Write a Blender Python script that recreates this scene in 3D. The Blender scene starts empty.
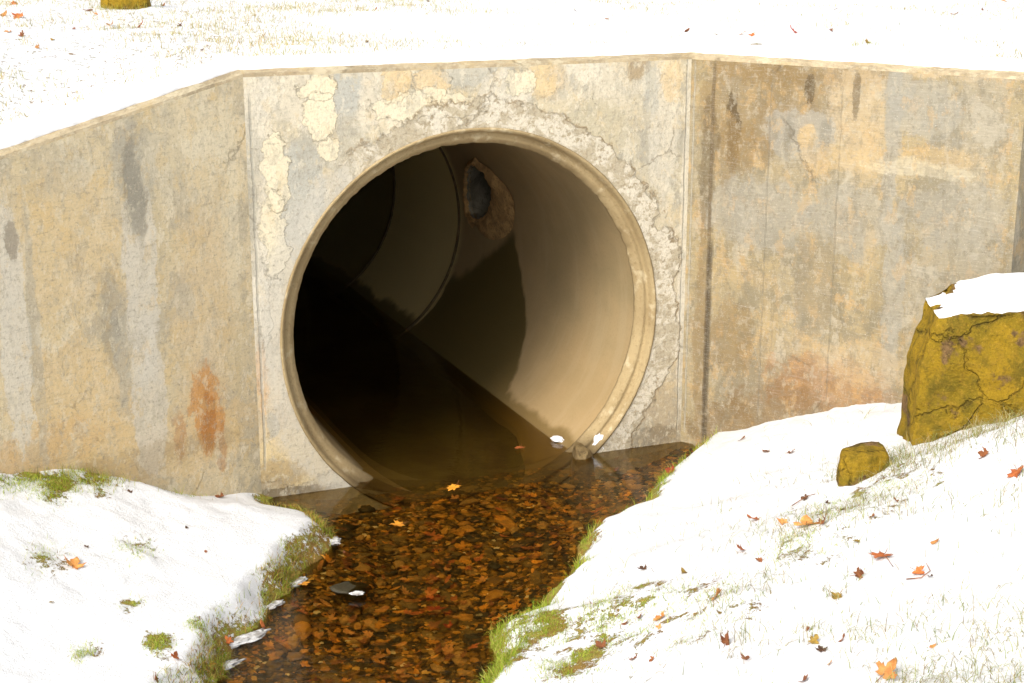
import bpy, bmesh, math, random
import numpy as np
from math import sin, cos, radians, pi, hypot
from mathutils import Vector, Matrix, noise

random.seed(7); rng = np.random.default_rng(7)
scene = bpy.context.scene
COL = scene.collection

# ------------------------------------------------------------------ camera numbers
F = 1600.0; CH = 3.75; PITCH = radians(15.4)
def ray(px, py):
    a = (px - 512) / F; b = (341.5 - py) / F
    return (a, cos(PITCH) + b * sin(PITCH), -sin(PITCH) + b * cos(PITCH))
def at_z(px, py, z):
    d = ray(px, py); t = (z - CH) / d[2]
    return (d[0] * t, d[1] * t)

# ------------------------------------------------------------------ plan of the culvert
TH = radians(22)
WX, WY = cos(TH), sin(TH)                 # along the headwall
NX, NY = -sin(TH), cos(TH)                # into the hill
CX, CY = -0.2921, 10.3                    # u = 0 on the headwall face
def wall_pt(u, d=0.0): return (CX + u * WX + d * NX, CY + u * WY + d * NY)
UA, UB = -1.44, 1.622                     # ends of the central panel
A = wall_pt(UA); B = wall_pt(UB)
TL = TH + radians(25); LX, LY = cos(TL), sin(TL)       # left wing runs A - s*(LX,LY)
TR = radians(-35);     RX, RY = cos(TR), sin(TR)       # right wing runs B + s*(RX,RY)
LL, RL = 3.6, 2.27
ZT = 2.76; LDROP = 0.19; THK = 0.30
PU, PZ, RO, RI = 0.06, 1.0, 1.33, 1.225    # pipe opening
E0 = (A[0] - LL * LX, A[1] - LL * LY); E1 = (B[0] + RL * RX, B[1] + RL * RY)
def uv_on(px, py, p0, n):
    d = ray(px, py); t = (p0[0] * n[0] + p0[1] * n[1]) / (d[0] * n[0] + d[1] * n[1])
    return (d[0] * t, d[1] * t, CH + d[2] * t)
def uvC(px, py):
    q = uv_on(px, py, (CX, CY), (NX, NY)); return ((q[0] - CX) * WX + (q[1] - CY) * WY, q[2])
def uvL(px, py):
    q = uv_on(px, py, A, (-LY, LX)); return ((q[0] - A[0]) * LX + (q[1] - A[1]) * LY, q[2])
def uvR(px, py):
    q = uv_on(px, py, B, (-RY, RX)); return ((q[0] - B[0]) * RX + (q[1] - B[1]) * RY, q[2])

# ------------------------------------------------------------------ helpers
def link(o, parent=None):
    COL.objects.link(o)
    if parent: o.parent = parent
    return o
def tag(o, label=None, cat=None, group=None, kind=None):
    if label: o['label'] = label
    if cat: o['category'] = cat
    if group: o['group'] = group
    if kind: o['kind'] = kind
    return o
def mesh_obj(name, verts, faces, mats, parent=None, smooth=False, loc=(0, 0, 0), uvs=None, fmat=None):
    me = bpy.data.meshes.new(name)
    me.from_pydata([tuple(v) for v in verts], [], [tuple(f) for f in faces])
    for m in (mats if isinstance(mats, (list, tuple)) else [mats]): me.materials.append(m)
    if fmat is not None: me.polygons.foreach_set('material_index', fmat)
    if smooth: me.polygons.foreach_set('use_smooth', [True] * len(me.polygons))
    if uvs is not None:
        l = me.uv_layers.new(name='UVMap')
        arr = np.empty(len(me.loops), dtype=np.int32); me.loops.foreach_get('vertex_index', arr)
        l.data.foreach_set('uv', np.asarray(uvs, dtype=np.float32)[arr].ravel())
    me.update()
    o = bpy.data.objects.new(name, me); o.location = loc
    return link(o, parent)
def big_mesh(name, V, Q, mat, smooth=False, tri=False, attrs=None, parent=None, colors=None):
    """numpy verts (n,3), faces (m,k)"""
    me = bpy.data.meshes.new(name)
    k = Q.shape[1]
    me.vertices.add(len(V)); me.vertices.foreach_set('co', V.astype(np.float32).ravel())
    me.loops.add(Q.size); me.loops.foreach_set('vertex_index', Q.astype(np.int32).ravel())
    me.polygons.add(len(Q)); me.polygons.foreach_set('loop_start', np.arange(len(Q), dtype=np.int32) * k)
    me.polygons.foreach_set('use_smooth', np.full(len(Q), smooth))
    me.materials.append(mat)
    if attrs:
        for n_, a_ in attrs.items():
            at = me.attributes.new(n_, 'FLOAT', 'POINT'); at.data.foreach_set('value', a_.astype(np.float32))
    if colors is not None:
        at = me.attributes.new('tint', 'FLOAT_COLOR', 'POINT')
        at.data.foreach_set('color', np.c_[colors, np.ones(len(colors))].astype(np.float32).ravel())
    me.update(calc_edges=True); me.validate()
    return link(bpy.data.objects.new(name, me), parent)

def lin(c):
    return tuple(((x / 255) / 12.92 if x / 255 <= .04045 else ((x / 255 + .055) / 1.055) ** 2.4) for x in c)
def rgba(c): return (c[0], c[1], c[2], 1)

# ------------------------------------------------------------------ node helpers
class NT:
    def __init__(s, name):
        s.m = bpy.data.materials.new(name); s.m.use_nodes = True
        s.t = s.m.node_tree; s.t.nodes.clear()
        s.out = s.t.nodes.new('ShaderNodeOutputMaterial')
    def n(s, typ, **kw):
        nd = s.t.nodes.new(typ)
        for k, v in kw.items(): setattr(nd, k, v)
        return nd
    def L(s, a, b): s.t.links.new(a, b)
    def put(s, sock, v):
        if isinstance(v, bpy.types.NodeSocket): s.L(v, sock)
        elif v is not None: sock.default_value = v
    def math(s, op, a, b=None, c=None, clamp=False):
        nd = s.n('ShaderNodeMath', operation=op, use_clamp=clamp)
        s.put(nd.inputs[0], a)
        if b is not None: s.put(nd.inputs[1], b)
        if c is not None: s.put(nd.inputs[2], c)
        return nd.outputs[0]
    def vmath(s, op, a, b=None, scale=None):
        nd = s.n('ShaderNodeVectorMath', operation=op)
        s.put(nd.inputs[0], a)
        if b is not None: s.put(nd.inputs[1], b)
        if scale is not None: s.put(nd.inputs['Scale'], scale)
        return nd.outputs['Value'] if op in ('LENGTH', 'DOT_PRODUCT') else nd.outputs[0]
    def noise(s, vec, scale, detail=4, rough=.55, color=False, dist=0.0):
        nd = s.n('ShaderNodeTexNoise'); s.put(nd.inputs['Vector'], vec)
        nd.inputs['Scale'].default_value = scale; nd.inputs['Detail'].default_value = detail
        nd.inputs['Roughness'].default_value = rough; nd.inputs['Distortion'].default_value = dist
        return nd.outputs['Color' if color else 'Fac']
    def vor(s, vec, scale, feature='F1', out='Distance', rnd=1.0):
        nd = s.n('ShaderNodeTexVoronoi', feature=feature); s.put(nd.inputs['Vector'], vec)
        nd.inputs['Scale'].default_value = scale; nd.inputs['Randomness'].default_value = rnd
        return nd.outputs[out]
    def rng(s, v, a, b, c=0.0, d=1.0, smooth=True):
        nd = s.n('ShaderNodeMapRange', interpolation_type='SMOOTHSTEP' if smooth else 'LINEAR')
        s.put(nd.inputs[0], v)
        for i, x in enumerate((a, b, c, d)): nd.inputs[i + 1].default_value = x
        return nd.outputs[0]
    def mix(s, f, a, b, mode='MIX'):
        nd = s.n('ShaderNodeMix', data_type='RGBA', blend_type=mode)
        s.put(nd.inputs[0], f)
        for i, v in ((6, a), (7, b)):
            s.put(nd.inputs[i], rgba(v) if isinstance(v, tuple) and len(v) == 3 else v)
        return nd.outputs[2]
    def scale(s, vec, v3):
        return s.vmath('MULTIPLY', vec, v3)
    def bsdf(s, col, rough=.8, height=None, strength=.5, dist=.01, spec=.3, normal=None, trans=None):
        b = s.n('ShaderNodeBsdfPrincipled')
        s.put(b.inputs['Base Color'], rgba(col) if isinstance(col, tuple) and len(col) == 3 else col)
        s.put(b.inputs['Roughness'], rough); b.inputs['Specular IOR Level'].default_value = spec
        if height is not None:
            bp = s.n('ShaderNodeBump'); s.put(bp.inputs['Height'], height)
            bp.inputs['Strength'].default_value = strength; bp.inputs['Distance'].default_value = dist
            s.L(bp.outputs[0], b.inputs['Normal'])
        s.L(b.outputs[0], s.out.inputs[0])
        return b
    def attr(s, name, out='Fac'):
        nd = s.n('ShaderNodeAttribute', attribute_name=name); return nd.outputs[out]

# ------------------------------------------------------------------ concrete with located stains
def concrete(name, base, layers, seed=0.0, streak=.5, brush=.4, grain=1.0, lines=(), rim=None):
    """base: three albedos; layers: (u, v, ru, rv, colour, opacity, softness, warp, relief).
    UVs are metres along and up the wall."""
    t = NT(name)
    uv = t.n('ShaderNodeUVMap', uv_map='UVMap').outputs[0]
    p = t.vmath('ADD', uv, (seed, seed * .37, 0))
    big = t.noise(p, 1.1, 5, .6); mid = t.noise(p, 4.5, 6, .65); fine = t.noise(p, 38, 4, .7)
    ver = t.noise(t.scale(p, (9, .9, 1)), 1.0, 5, .6)
    hor = t.noise(t.scale(t.vmath('ADD', p, t.vmath('SCALE', t.noise(p, 1.5, 2, .5, color=True), scale=.12)), (7, 85, 1)), 1.0, 5, .7)
    speck = t.noise(p, 130, 2, .6)
    c = t.mix(t.rng(big, .38, .62), base[0], base[1])
    c = t.mix(t.math('MULTIPLY', t.rng(mid, .46, .66), .7), c, base[2])
    c = t.mix(t.math('MULTIPLY', t.rng(ver, .5, .7), streak), c, (base[0][0] * .68, base[0][1] * .66, base[0][2] * .64))
    c = t.mix(t.math('MULTIPLY', t.rng(ver, .46, .3), streak * .8), c, (min(1, base[1][0] * 1.18), min(1, base[1][1] * 1.17), min(1, base[1][2] * 1.16)))
    h = t.math('MULTIPLY', mid, .6)
    SK = ((1.7, .52, base[3], .7, .15), (4.2, .54, base[4], .5, .1), (2.6, .55, base[5], .7, .2), (9.5, .55, base[3], .5, 0), (8.5, .56, base[5], .5, 0),
          (5.5, .54, base[3], .45, .1), (6.3, .56, base[4], .4, .1), (13, .55, base[5], .5, 0), (19, .56, base[3], .5, 0), (31, .58, base[5], .4, 0))
    # patches of worn skin with ragged borders, at several sizes
    for (sc_, th_, cc_, op_, dd_) in SK[:5]:
        pn = t.noise(t.vmath('ADD', t.scale(p, (1.25, .8, 1)), (sc_ * 3, sc_, 0)), sc_, 9, .68, dist=dd_)
        pm = t.rng(pn, th_, th_ + .045)
        c = t.mix(t.math('MULTIPLY', pm, op_), c, cc_); h = t.math('ADD', h, t.math('MULTIPLY', pm, .12))
    # warped coordinates used by every located stain
    w1 = t.vmath('SUBTRACT', t.noise(p, 3.2, 5, .62, color=True), (.5, .5, .5))
    w2 = t.vmath('SUBTRACT', t.noise(p, 13, 6, .75, color=True), (.5, .5, .5))
    wps = {}
    def warped(a):
        if a not in wps:
            wps[a] = t.vmath('ADD', uv, t.vmath('ADD', t.vmath('SCALE', w1, scale=a), t.vmath('SCALE', w2, scale=a * .7)))
        return wps[a]
    brk = t.noise(p, 7, 9, .74); brv = t.noise(t.scale(p, (1.6, .55, 1)), 8, 9, .72)
    for (u, v, ru, rv, colr, op, soft, wp, relief) in layers:
        q = t.vmath('DIVIDE', t.vmath('SUBTRACT', warped(wp * (2.0 if relief else 1.4)), (u, v, 0)), (ru, rv, 1))
        # superellipse-like distance (|x|^3 + |y|^3)
        d = t.vmath('LENGTH', t.scale(q, (1, 1, 0)))
        if relief and soft < .25:
            m = t.rng(t.math('ADD', t.rng(d, 1.5, .5, 0, 1, False), t.math('MULTIPLY', t.math('SUBTRACT', brk, .5), 1.5)), .46, .52)
        else:
            m = t.rng(d, 1 + soft, max(0.0, 1 - soft))
        if soft > .25: m = t.math('ADD', t.math('MULTIPLY', m, .3), t.math('MULTIPLY', t.rng(t.math('ADD', m, t.math('MULTIPLY', t.math('SUBTRACT', brk if ru > rv else brv, .5), 2.2)), .38, .62), .75))
        if soft > .25: m = t.math('MULTIPLY', m, t.rng(d, 1.9, 1.2))
        c = t.mix(t.math('MULTIPLY', m, op), c, colr)
        if relief:
            ed = t.math('MULTIPLY', t.rng(m, .0, .5), t.rng(m, 1.0, .5))
            c = t.mix(t.math('MULTIPLY', t.math('MULTIPLY', ed, t.rng(brk, .45, .6)), .5), c, lin((140, 120, 88)))
            h = t.math('ADD', h, t.math('MULTIPLY', m, relief))
    for (sc_, th_, cc_, op_, dd_) in SK[5:]:
        pn = t.noise(t.vmath('ADD', t.scale(p, (1.3, .75, 1)), (sc_ * 3, sc_, 0)), sc_, 8, .68, dist=dd_)
        c = t.mix(t.math('MULTIPLY', t.rng(pn, th_, th_ + .05), op_ * .8), c, cc_)
    for (u, v0, v1, wd, colr, op) in lines:        # thin joints and drips: vertical
        sep = t.n('ShaderNodeSeparateXYZ'); t.L(warped(.02), sep.inputs[0])
        du = t.math('ABSOLUTE', t.math('SUBTRACT', sep.outputs[0], u))
        m = t.math('MULTIPLY', t.rng(du, wd, wd * .3), t.math('MULTIPLY', t.rng(sep.outputs[1], v0 - .05, v0 + .05), t.rng(sep.outputs[1], v1 + .05, v1 - .05)))
        m = t.math('MULTIPLY', m, t.rng(brk, .3, .55, .35, 1))
        c = t.mix(t.math('MULTIPLY', m, op), c, colr)
        h = t.math('SUBTRACT', h, t.math('MULTIPLY', m, .6))
    if rim:
        # rough mortar patched round the pipe mouth
        (cu, cv, r0, r1) = rim
        dvec = t.vmath('SUBTRACT', warped(.26), (cu, cv, 0)); d = t.vmath('LENGTH', t.scale(dvec, (1, 1, 0)))
        sp = t.n('ShaderNodeSeparateXYZ'); t.L(dvec, sp.inputs[0])
        side = t.rng(t.math('ADD', t.math('MULTIPLY', sp.outputs[0], .75), t.math('MULTIPLY', sp.outputs[1], .65)), -.1, .3)
        d = t.math('ADD', d, t.math('MULTIPLY', t.math('SUBTRACT', t.noise(p, 1.6, 3, .5), .5), .35))
        m = t.math('MULTIPLY', t.rng(d, r1, r1 - .02), side)
        ring = t.mix(t.rng(t.noise(p, 6, 8, .7, dist=.8), .45, .56), lin((206, 197, 178)), lin((172, 160, 136))); ring = t.mix(t.rng(t.noise(p, 24, 6, .75), .5, .62), ring, lin((150, 136, 110)))
        c = t.mix(t.math('MULTIPLY', m, .85), c, ring)
        ed = t.math('MULTIPLY', t.math('MULTIPLY', t.rng(d, r1 - .03, r1 - .006), t.rng(d, r1 + .015, r1)), side)
        c = t.mix(t.math('MULTIPLY', ed, t.rng(brk, .42, .6, 0, .7)), c, lin((146, 124, 90)))
        h = t.math('ADD', h, t.math('MULTIPLY', m, t.math('ADD', .6, t.math('MULTIPLY', t.noise(p, 16, 5, .7), 1.0))))
        # smooth grey float-finished collar hugging the left of the mouth
        m2 = t.math('MULTIPLY', t.rng(d, r0 + .22, r0 + .1), t.rng(side, .6, .2))
        c = t.mix(t.math('MULTIPLY', m2, .6), c, lin((186, 180, 166)))
    # hairline cracks
    ck = t.vor(t.vmath('ADD', warped(.15), (3, 7, 0)), 1.1, 'DISTANCE_TO_EDGE')
    ckm = t.math('MULTIPLY', t.rng(ck, .007, .002), t.rng(big, .54, .6))
    c = t.mix(t.math('MULTIPLY', ckm, .3), c, lin((120, 104, 80)))
    # brush strokes, grain and pits
    c = t.mix(t.math('MULTIPLY', t.rng(hor, .5, .8), brush * .4), c, (.52, .48, .41))
    c = t.mix(t.math('MULTIPLY', t.rng(hor, .48, .25), brush * .8), c, (.22, .19, .14))
    c = t.mix(t.math('MULTIPLY', t.rng(fine, .5, .72), .5 * grain), c, (.22, .19, .14))
    c = t.mix(t.math('MULTIPLY', t.rng(speck, .62, .72), .35 * grain), c, (.72, .70, .64))
    pit = t.rng(t.vor(p, 26, 'F1'), .10, .04)
    pit = t.math('MULTIPLY', pit, t.rng(mid, .52, .6))
    c = t.mix(t.math('MULTIPLY', pit, .6), c, (.12, .10, .07))
    h = t.math('ADD', h, t.math('MULTIPLY', fine, .35))
    h = t.math('ADD', h, t.math('MULTIPLY', hor, .25))
    h = t.math('SUBTRACT', h, t.math('MULTIPLY', t.math('ADD', pit, ckm), .5))
    hs = t.n('ShaderNodeHueSaturation'); hs.inputs['Saturation'].default_value = 1.0; t.L(c, hs.inputs['Color'])
    t.bsdf(hs.outputs[0], .9, h, .75, .012, .2)
    return t.m

CREAM = lin((214, 202, 172)); PALE = lin((204, 196, 178)); GREY = lin((164, 159, 144)); DGREY = lin((134, 128, 112))
TAN = lin((205, 180, 138)); OCH = lin((208, 178, 126)); BRN = lin((142, 116, 74)); DBRN = lin((92, 76, 52)); RUST = lin((192, 132, 62))
RUSTD = lin((166, 106, 48)); BLUE = lin((168, 166, 155))
def shade(lst, k):
    return [(a, b, c_, d, tuple(x * k for x in e), *r) for (a, b, c_, d, e, *r) in lst]
def lay(fn, lst):
    """stains listed as they sit in the photograph (centre, half extents in photo pixels), turned into metres on the wall"""
    out = []
    for (px, py, rx, ry, colr, op, soft, wp, rel) in lst:
        u, v = fn(px, py); u1, _ = fn(px + rx, py); _, v1 = fn(px, py - ry)
        out.append((u, v, max(.008, abs(u1 - u)), max(.01, abs(v1 - v)), colr, op, soft, wp, rel))
    return out

left_layers = lay(uvL, [
    (60, 250, 60, 80, OCH, .35, .9, .2, 0), (70, 400, 60, 60, OCH, .5, .8, .2, 0), (30, 455, 70, 25, RUST, .3, .8, .2, 0),
    (205, 330, 30, 130, TAN, .45, .8, .2, 0), (180, 440, 80, 35, OCH, .5, .7, .2, 0), (90, 440, 60, 40, OCH, .45, .8, .2, 0),
    (140, 270, 17, 120, PALE, .8, .3, .09, 0), (150, 400, 17, 80, PALE, .7, .3, .09, 0), (136, 165, 24, 45, GREY, .55, .5, .12, 0),
    (134, 190, 11, 50, DGREY, .75, .25, .08, -.3), (112, 320, 9, 50, DGREY, .4, .6, .1, 0), (122, 350, 8, 60, GREY, .5, .5, .1, 0),
    (14, 330, 16, 130, PALE, .8, .3, .09, 0), (36, 350, 6, 130, GREY, .5, .5, .06, 0), (11, 240, 7, 20, DBRN, .5, .5, .06, 0),
    (207, 410, 18, 42, RUST, .75, .6, .14, 0), (208, 418, 8, 30, RUSTD, .65, .5, .12, 0), (178, 435, 6, 24, RUSTD, .45, .5, .1, 0),
    (222, 450, 5, 26, RUSTD, .45, .5, .1, 0), (230, 200, 8, 120, CREAM, .45, .5, .05, 0), (190, 150, 40, 60, CREAM, .35, .8, .2, 0),
    (110, 470, 130, 14, BRN, .35, .8, .15, 0), (185, 300, 10, 20, GREY, .4, .6, .1, 0), (60, 170, 30, 30, GREY, .25, .8, .15, 0)])
centre_layers = lay(uvC, [
    (262, 240, 18, 190, PALE, .6, .6, .12, 0), (330, 95, 75, 35, PALE, .5, .8, .15, 0), (310, 400, 50, 80, TAN, .3, .9, .2, 0),
    (300, 200, 26, 60, BLUE, .8, .3, .1, 0), (346, 92, 15, 30, BLUE, .9, .22, .09, 0), (250, 210, 7, 34, DGREY, .5, .4, .07, 0),
    (252, 150, 14, 26, GREY, .5, .5, .1, 0), (305, 150, 10, 14, GREY, .6, .4, .1, 0), (345, 150, 24, 30, GREY, .55, .5, .12, 0),
    (318, 88, 19, 12, CREAM, .95, .05, .07, 1.3), (319, 116, 15, 24, CREAM, .9, .06, .08, 1.1), (328, 150, 12, 10, CREAM, .9, .06, .07, 1.1),
    (275, 175, 14, 40, CREAM, .85, .08, .08, 1.0), (273, 235, 13, 45, CREAM, .8, .1, .08, .9), (262, 290, 8, 60, PALE, .8, .2, .07, .4),
    (397, 82, 16, 20, OCH, .6, .3, .09, .5), (430, 85, 18, 18, TAN, .7, .2, .1, .8), (470, 74, 30, 12, BLUE, .6, .4, .1, 0),
    (430, 105, 55, 14, CREAM, .8, .08, .1, .8), (545, 78, 20, 18, OCH, .6, .25, .09, .5), (505, 92, 26, 22, PALE, .7, .3, .1, 0),
    (520, 82, 14, 12, CREAM, .8, .12, .08, .5),
    (600, 80, 50, 24, PALE, .4, .7, .15, 0), (598, 130, 30, 30, lin((178, 168, 142)), .7, .5, .12, 0), (640, 140, 22, 60, GREY, .3, .6, .12, 0),
    (665, 130, 14, 80, PALE, .5, .6, .1, 0), (640, 68, 12, 14, BRN, .6, .5, .08, 0), (672, 80, 10, 22, OCH, .5, .5, .08, 0), (652, 90, 8, 26, BLUE, .5, .5, .08, 0),
    (660, 330, 28, 110, lin((186, 174, 150)), .6, .7, .14, 0), (668, 400, 26, 50, BRN, .35, .8, .14, 0), (250, 440, 40, 60, TAN, .6, .7, .14, 0),
    (300, 455, 46, 30, lin((205, 184, 138)), .7, .5, .1, .4), (265, 476, 40, 16, BRN, .5, .7, .1, 0), (276, 494, 60, 6, DBRN, .7, .6, .05, 0),
    (272, 425, 6, 12, GREY, .7, .3, .06, 0), (640, 438, 60, 10, DBRN, .5, .7, .08, 0), (262, 380, 6, 40, RUST, .35, .6, .1, 0),
    (684, 250, 5, 190, PALE, .5, .5, .03, 0)])
right_layers = lay(uvR, [
    (760, 100, 70, 55, BRN, .55, .8, .2, 0), (800, 72, 110, 14, BRN, .55, .8, .15, 0), (960, 74, 60, 8, TAN, .6, .6, .1, 0),
    (860, 110, 30, 60, TAN, .5, .8, .2, 0), (733, 130, 7, 44, DBRN, .85, .45, .08, 0), (728, 150, 12, 40, BRN, .6, .6, .1, 0), (708, 165, 9, 70, DBRN, .55, .6, .08, 0),
    (810, 90, 5, 16, DBRN, .8, .5, .05, 0), (857, 95, 4, 22, DBRN, .6, .5, .05, 0), (745, 150, 10, 26, BRN, .6, .5, .08, 0), (768, 120, 8, 50, BRN, .5, .6, .08, 0),
    (800, 135, 38, 28, BLUE, .6, .5, .14, 0), (808, 137, 10, 12, OCH, .7, .5, .1, 0), (825, 138, 6, 20, DGREY, .5, .5, .08, 0), (790, 137, 5, 22, DGREY, .5, .5, .08, 0),
    (925, 110, 35, 26, BLUE, .5, .6, .16, 0), (893, 130, 8, 90, GREY, .75, .4, .08, 0), (900, 90, 14, 20, GREY, .6, .5, .1, 0), (945, 142, 20, 9, DGREY, .55, .6, .1, 0), (980, 130, 30, 60, GREY, .35, .8, .2, 0),
    (840, 162, 45, 14, OCH, .45, .9, .14, 0), (945, 158, 40, 12, OCH, .4, .9, .14, 0), (920, 170, 60, 8, CREAM, .5, .6, .1, 0), (868, 150, 12, 34, OCH, .25, .9, .1, 0),
    (760, 215, 55, 35, GREY, .6, .7, .16, 0), (850, 220, 50, 34, GREY, .6, .7, .16, 0), (960, 215, 55, 34, GREY, .55, .7, .16, 0), (893, 300, 10, 110, GREY, .65, .5, .08, 0),
    (740, 275, 30, 10, OCH, .3, .9, .14, 0), (868, 250, 6, 30, OCH, .3, .9, .1, 0), (800, 300, 6, 60, DGREY, .45, .6, .1, 0), (765, 335, 8, 40, OCH, .3, .9, .12, 0),
    (730, 340, 22, 40, BRN, .6, .7, .16, 0), (815, 285, 20, 50, lin((150, 134, 104)), .6, .7, .16, 0), (803, 345, 20, 14, OCH, .3, .9, .12, 0),
    (830, 390, 70, 32, RUSTD, .45, .8, .2, 0), (790, 410, 60, 26, lin((130, 100, 62)), .6, .8, .2, 0), (870, 365, 50, 24, TAN, .45, .8, .2, 0),
    (730, 430, 40, 30, lin((128, 102, 64)), .7, .7, .15, 0), (700, 330, 6, 110, BRN, .6, .6, .06, 0), (955, 290, 60, 60, GREY, .45, .9, .2, 0)])

M_LEFT = concrete('weathered_concrete_left', (lin((198, 181, 144)), lin((206, 189, 154)), lin((188, 172, 140)), lin((172, 161, 138)), lin((204, 176, 124)), lin((212, 200, 172))), left_layers, 1.3, .45, .5)
M_CENTRE = concrete('weathered_concrete_centre', (lin((190, 177, 148)), lin((180, 169, 144)), lin((202, 188, 158)), lin((156, 150, 134)), lin((198, 176, 134)), lin((212, 202, 178))), centre_layers, 5.1, .3, .3,
                    rim=(PU, PZ, RO, RO + .19), lines=[(UA + .035, .2, 2.6, .012, GREY, .7), (UB - .03, .1, 2.75, .008, GREY, .7)])
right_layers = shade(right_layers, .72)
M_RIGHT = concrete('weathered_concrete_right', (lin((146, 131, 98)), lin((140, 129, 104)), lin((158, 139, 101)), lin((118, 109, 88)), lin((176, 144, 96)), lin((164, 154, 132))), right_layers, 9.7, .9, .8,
                   lines=[(.175, .1, 2.7, .018, DBRN, .75), (.03, .1, 2.7, .01, GREY, .6), (.19, .05, 1.5, .028, lin((70, 60, 44)), .8), (.6, .3, 2.6, .006, DGREY, .25), (1.1, .5, 2.6, .006, DGREY, .2)])
M_CAP = concrete('cast_concrete_edge', (lin((178, 162, 132)), lin((168, 152, 122)), lin((150, 132, 104)), lin((140, 126, 100)), lin((172, 150, 108)), lin((190, 178, 150))), [], 14.0, .3, .2, .6)

def pipe_mat():
    t = NT('pipe_concrete')
    uv = t.n('ShaderNodeUVMap', uv_map='UVMap').outputs[0]      # x metres along the pipe, y angle in degrees / 60
    n1 = t.noise(t.scale(uv, (1.5, 3, 1)), 1.0, 5, .6); n2 = t.noise(uv, 60, 4, .7)
    c = t.mix(t.rng(n1, .35, .65), lin((150, 132, 96)), lin((162, 140, 102)))
    c = t.mix(t.math('MULTIPLY', t.rng(n2, .5, .7), .3), c, lin((120, 100, 72)))
    c = t.mix(t.math('MULTIPLY', t.rng(t.noise(t.scale(uv, (5, 1.2, 1)), 1.0, 7, .7), .5, .6), .2), c, lin((176, 158, 126)))
    wv = t.vmath('ADD', uv, t.vmath('SCALE', t.vmath('SUBTRACT', t.noise(uv, 2.6, 4, .6, color=True), (.5, .5, .5)), scale=.22))
    s = t.n('ShaderNodeSeparateXYZ'); t.L(wv, s.inputs[0]); L_, a_ = s.outputs[0], s.outputs[1]
    # general discolouring deeper in
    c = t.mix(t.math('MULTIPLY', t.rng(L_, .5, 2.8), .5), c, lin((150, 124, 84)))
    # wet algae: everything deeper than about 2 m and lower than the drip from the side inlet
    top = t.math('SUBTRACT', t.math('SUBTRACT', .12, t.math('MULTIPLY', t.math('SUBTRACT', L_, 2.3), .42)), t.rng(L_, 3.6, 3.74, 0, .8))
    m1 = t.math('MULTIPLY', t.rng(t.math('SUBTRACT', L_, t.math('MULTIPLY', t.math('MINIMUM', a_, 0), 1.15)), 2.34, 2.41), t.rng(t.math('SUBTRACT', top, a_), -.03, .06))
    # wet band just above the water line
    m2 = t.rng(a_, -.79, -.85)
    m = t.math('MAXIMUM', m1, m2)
    c = t.mix(t.math('MULTIPLY', t.rng(L_, 3.55, 3.75), .85), c, lin((205, 188, 132)))  # painted paler past the first joint, in place of light missing there
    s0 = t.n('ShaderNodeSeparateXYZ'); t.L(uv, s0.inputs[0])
    m = t.math('MAXIMUM', m, t.math('MULTIPLY', t.rng(s0.outputs[0], 5.55, 5.57), .75))  # shade past the second joint, darkened into the colour
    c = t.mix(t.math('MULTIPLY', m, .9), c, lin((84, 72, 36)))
    # rust tint low on the right
    c = t.mix(t.math('MULTIPLY', t.math('MULTIPLY', t.rng(a_, -.1, -.6), t.rng(L_, 2.0, 1.0)), .3), c, lin((172, 138, 90)))
    t.bsdf(c, t.rng(m, 0, 1, .75, .45), t.math('ADD', n2, n1), .3, .006, .3)
    return t.m
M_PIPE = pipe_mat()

def rim_mat():
    t = NT('pipe_rim_concrete')
    g = t.n('ShaderNodeNewGeometry').outputs['Position']
    n1 = t.noise(g, 2.2, 5, .6); n2 = t.noise(g, 45, 4, .7); n3 = t.noise(g, 9, 4, .6)
    c = t.mix(t.rng(n1, .35, .65), lin((166, 146, 108)), lin((148, 128, 92)))
    c = t.mix(t.math('MULTIPLY', t.rng(n2, .5, .72), .45), c, lin((110, 88, 54)))
    c = t.mix(t.math('MULTIPLY', t.rng(n3, .55, .7), .4), c, lin((214, 200, 168)))
    s = t.n('ShaderNodeSeparateXYZ'); t.L(g, s.inputs[0])
    c = t.mix(t.math('MULTIPLY', t.rng(s.outputs[2], .16, -.02), .8), c, lin((78, 62, 36)))
    t.bsdf(c, .85, t.math('ADD', n2, n3), .5, .01, .25)
    return t.m
M_RIM = rim_mat()

def simple(name, cols, sc=8, rough=.85, bump=.4, dist=.01, spec=.25, rand=False, bsc=None):
    t = NT(name); g = t.n('ShaderNodeTexCoord').outputs['Object']
    if rand:
        oi = t.n('ShaderNodeObjectInfo').outputs['Random']; g = t.vmath('ADD', g, t.vmath('SCALE', (7, 5, 3), scale=oi))
    n1 = t.noise(g, sc, 5, .6); n2 = t.noise(g, bsc or sc * 5, 4, .7)
    c = t.mix(t.rng(n1, .4, .6), cols[0], cols[1])
    c = t.mix(t.math('MULTIPLY', t.rng(n2, .5, .68), .6), c, cols[2])
    t.bsdf(c, rough, t.math('ADD', n1, n2), bump, dist, spec)
    return t.m
M_MORTAR = simple('broken_mortar', (lin((196, 158, 106)), lin((160, 128, 84)), lin((92, 76, 48))), 9, bump=.8, dist=.02)
M_SEAL = simple('joint_mortar', (lin((96, 80, 52)), lin((76, 62, 40)), lin((50, 42, 26))), 9)
M_RUBBLE = simple('wet_rubble', (lin((96, 78, 48)), lin((126, 106, 70)), lin((52, 42, 24))), 9, .7, .8, .02)
M_INLET = simple('inlet_pipe', (lin((150, 142, 122)), lin((120, 112, 94)), lin((84, 76, 62))), 5)

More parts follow.
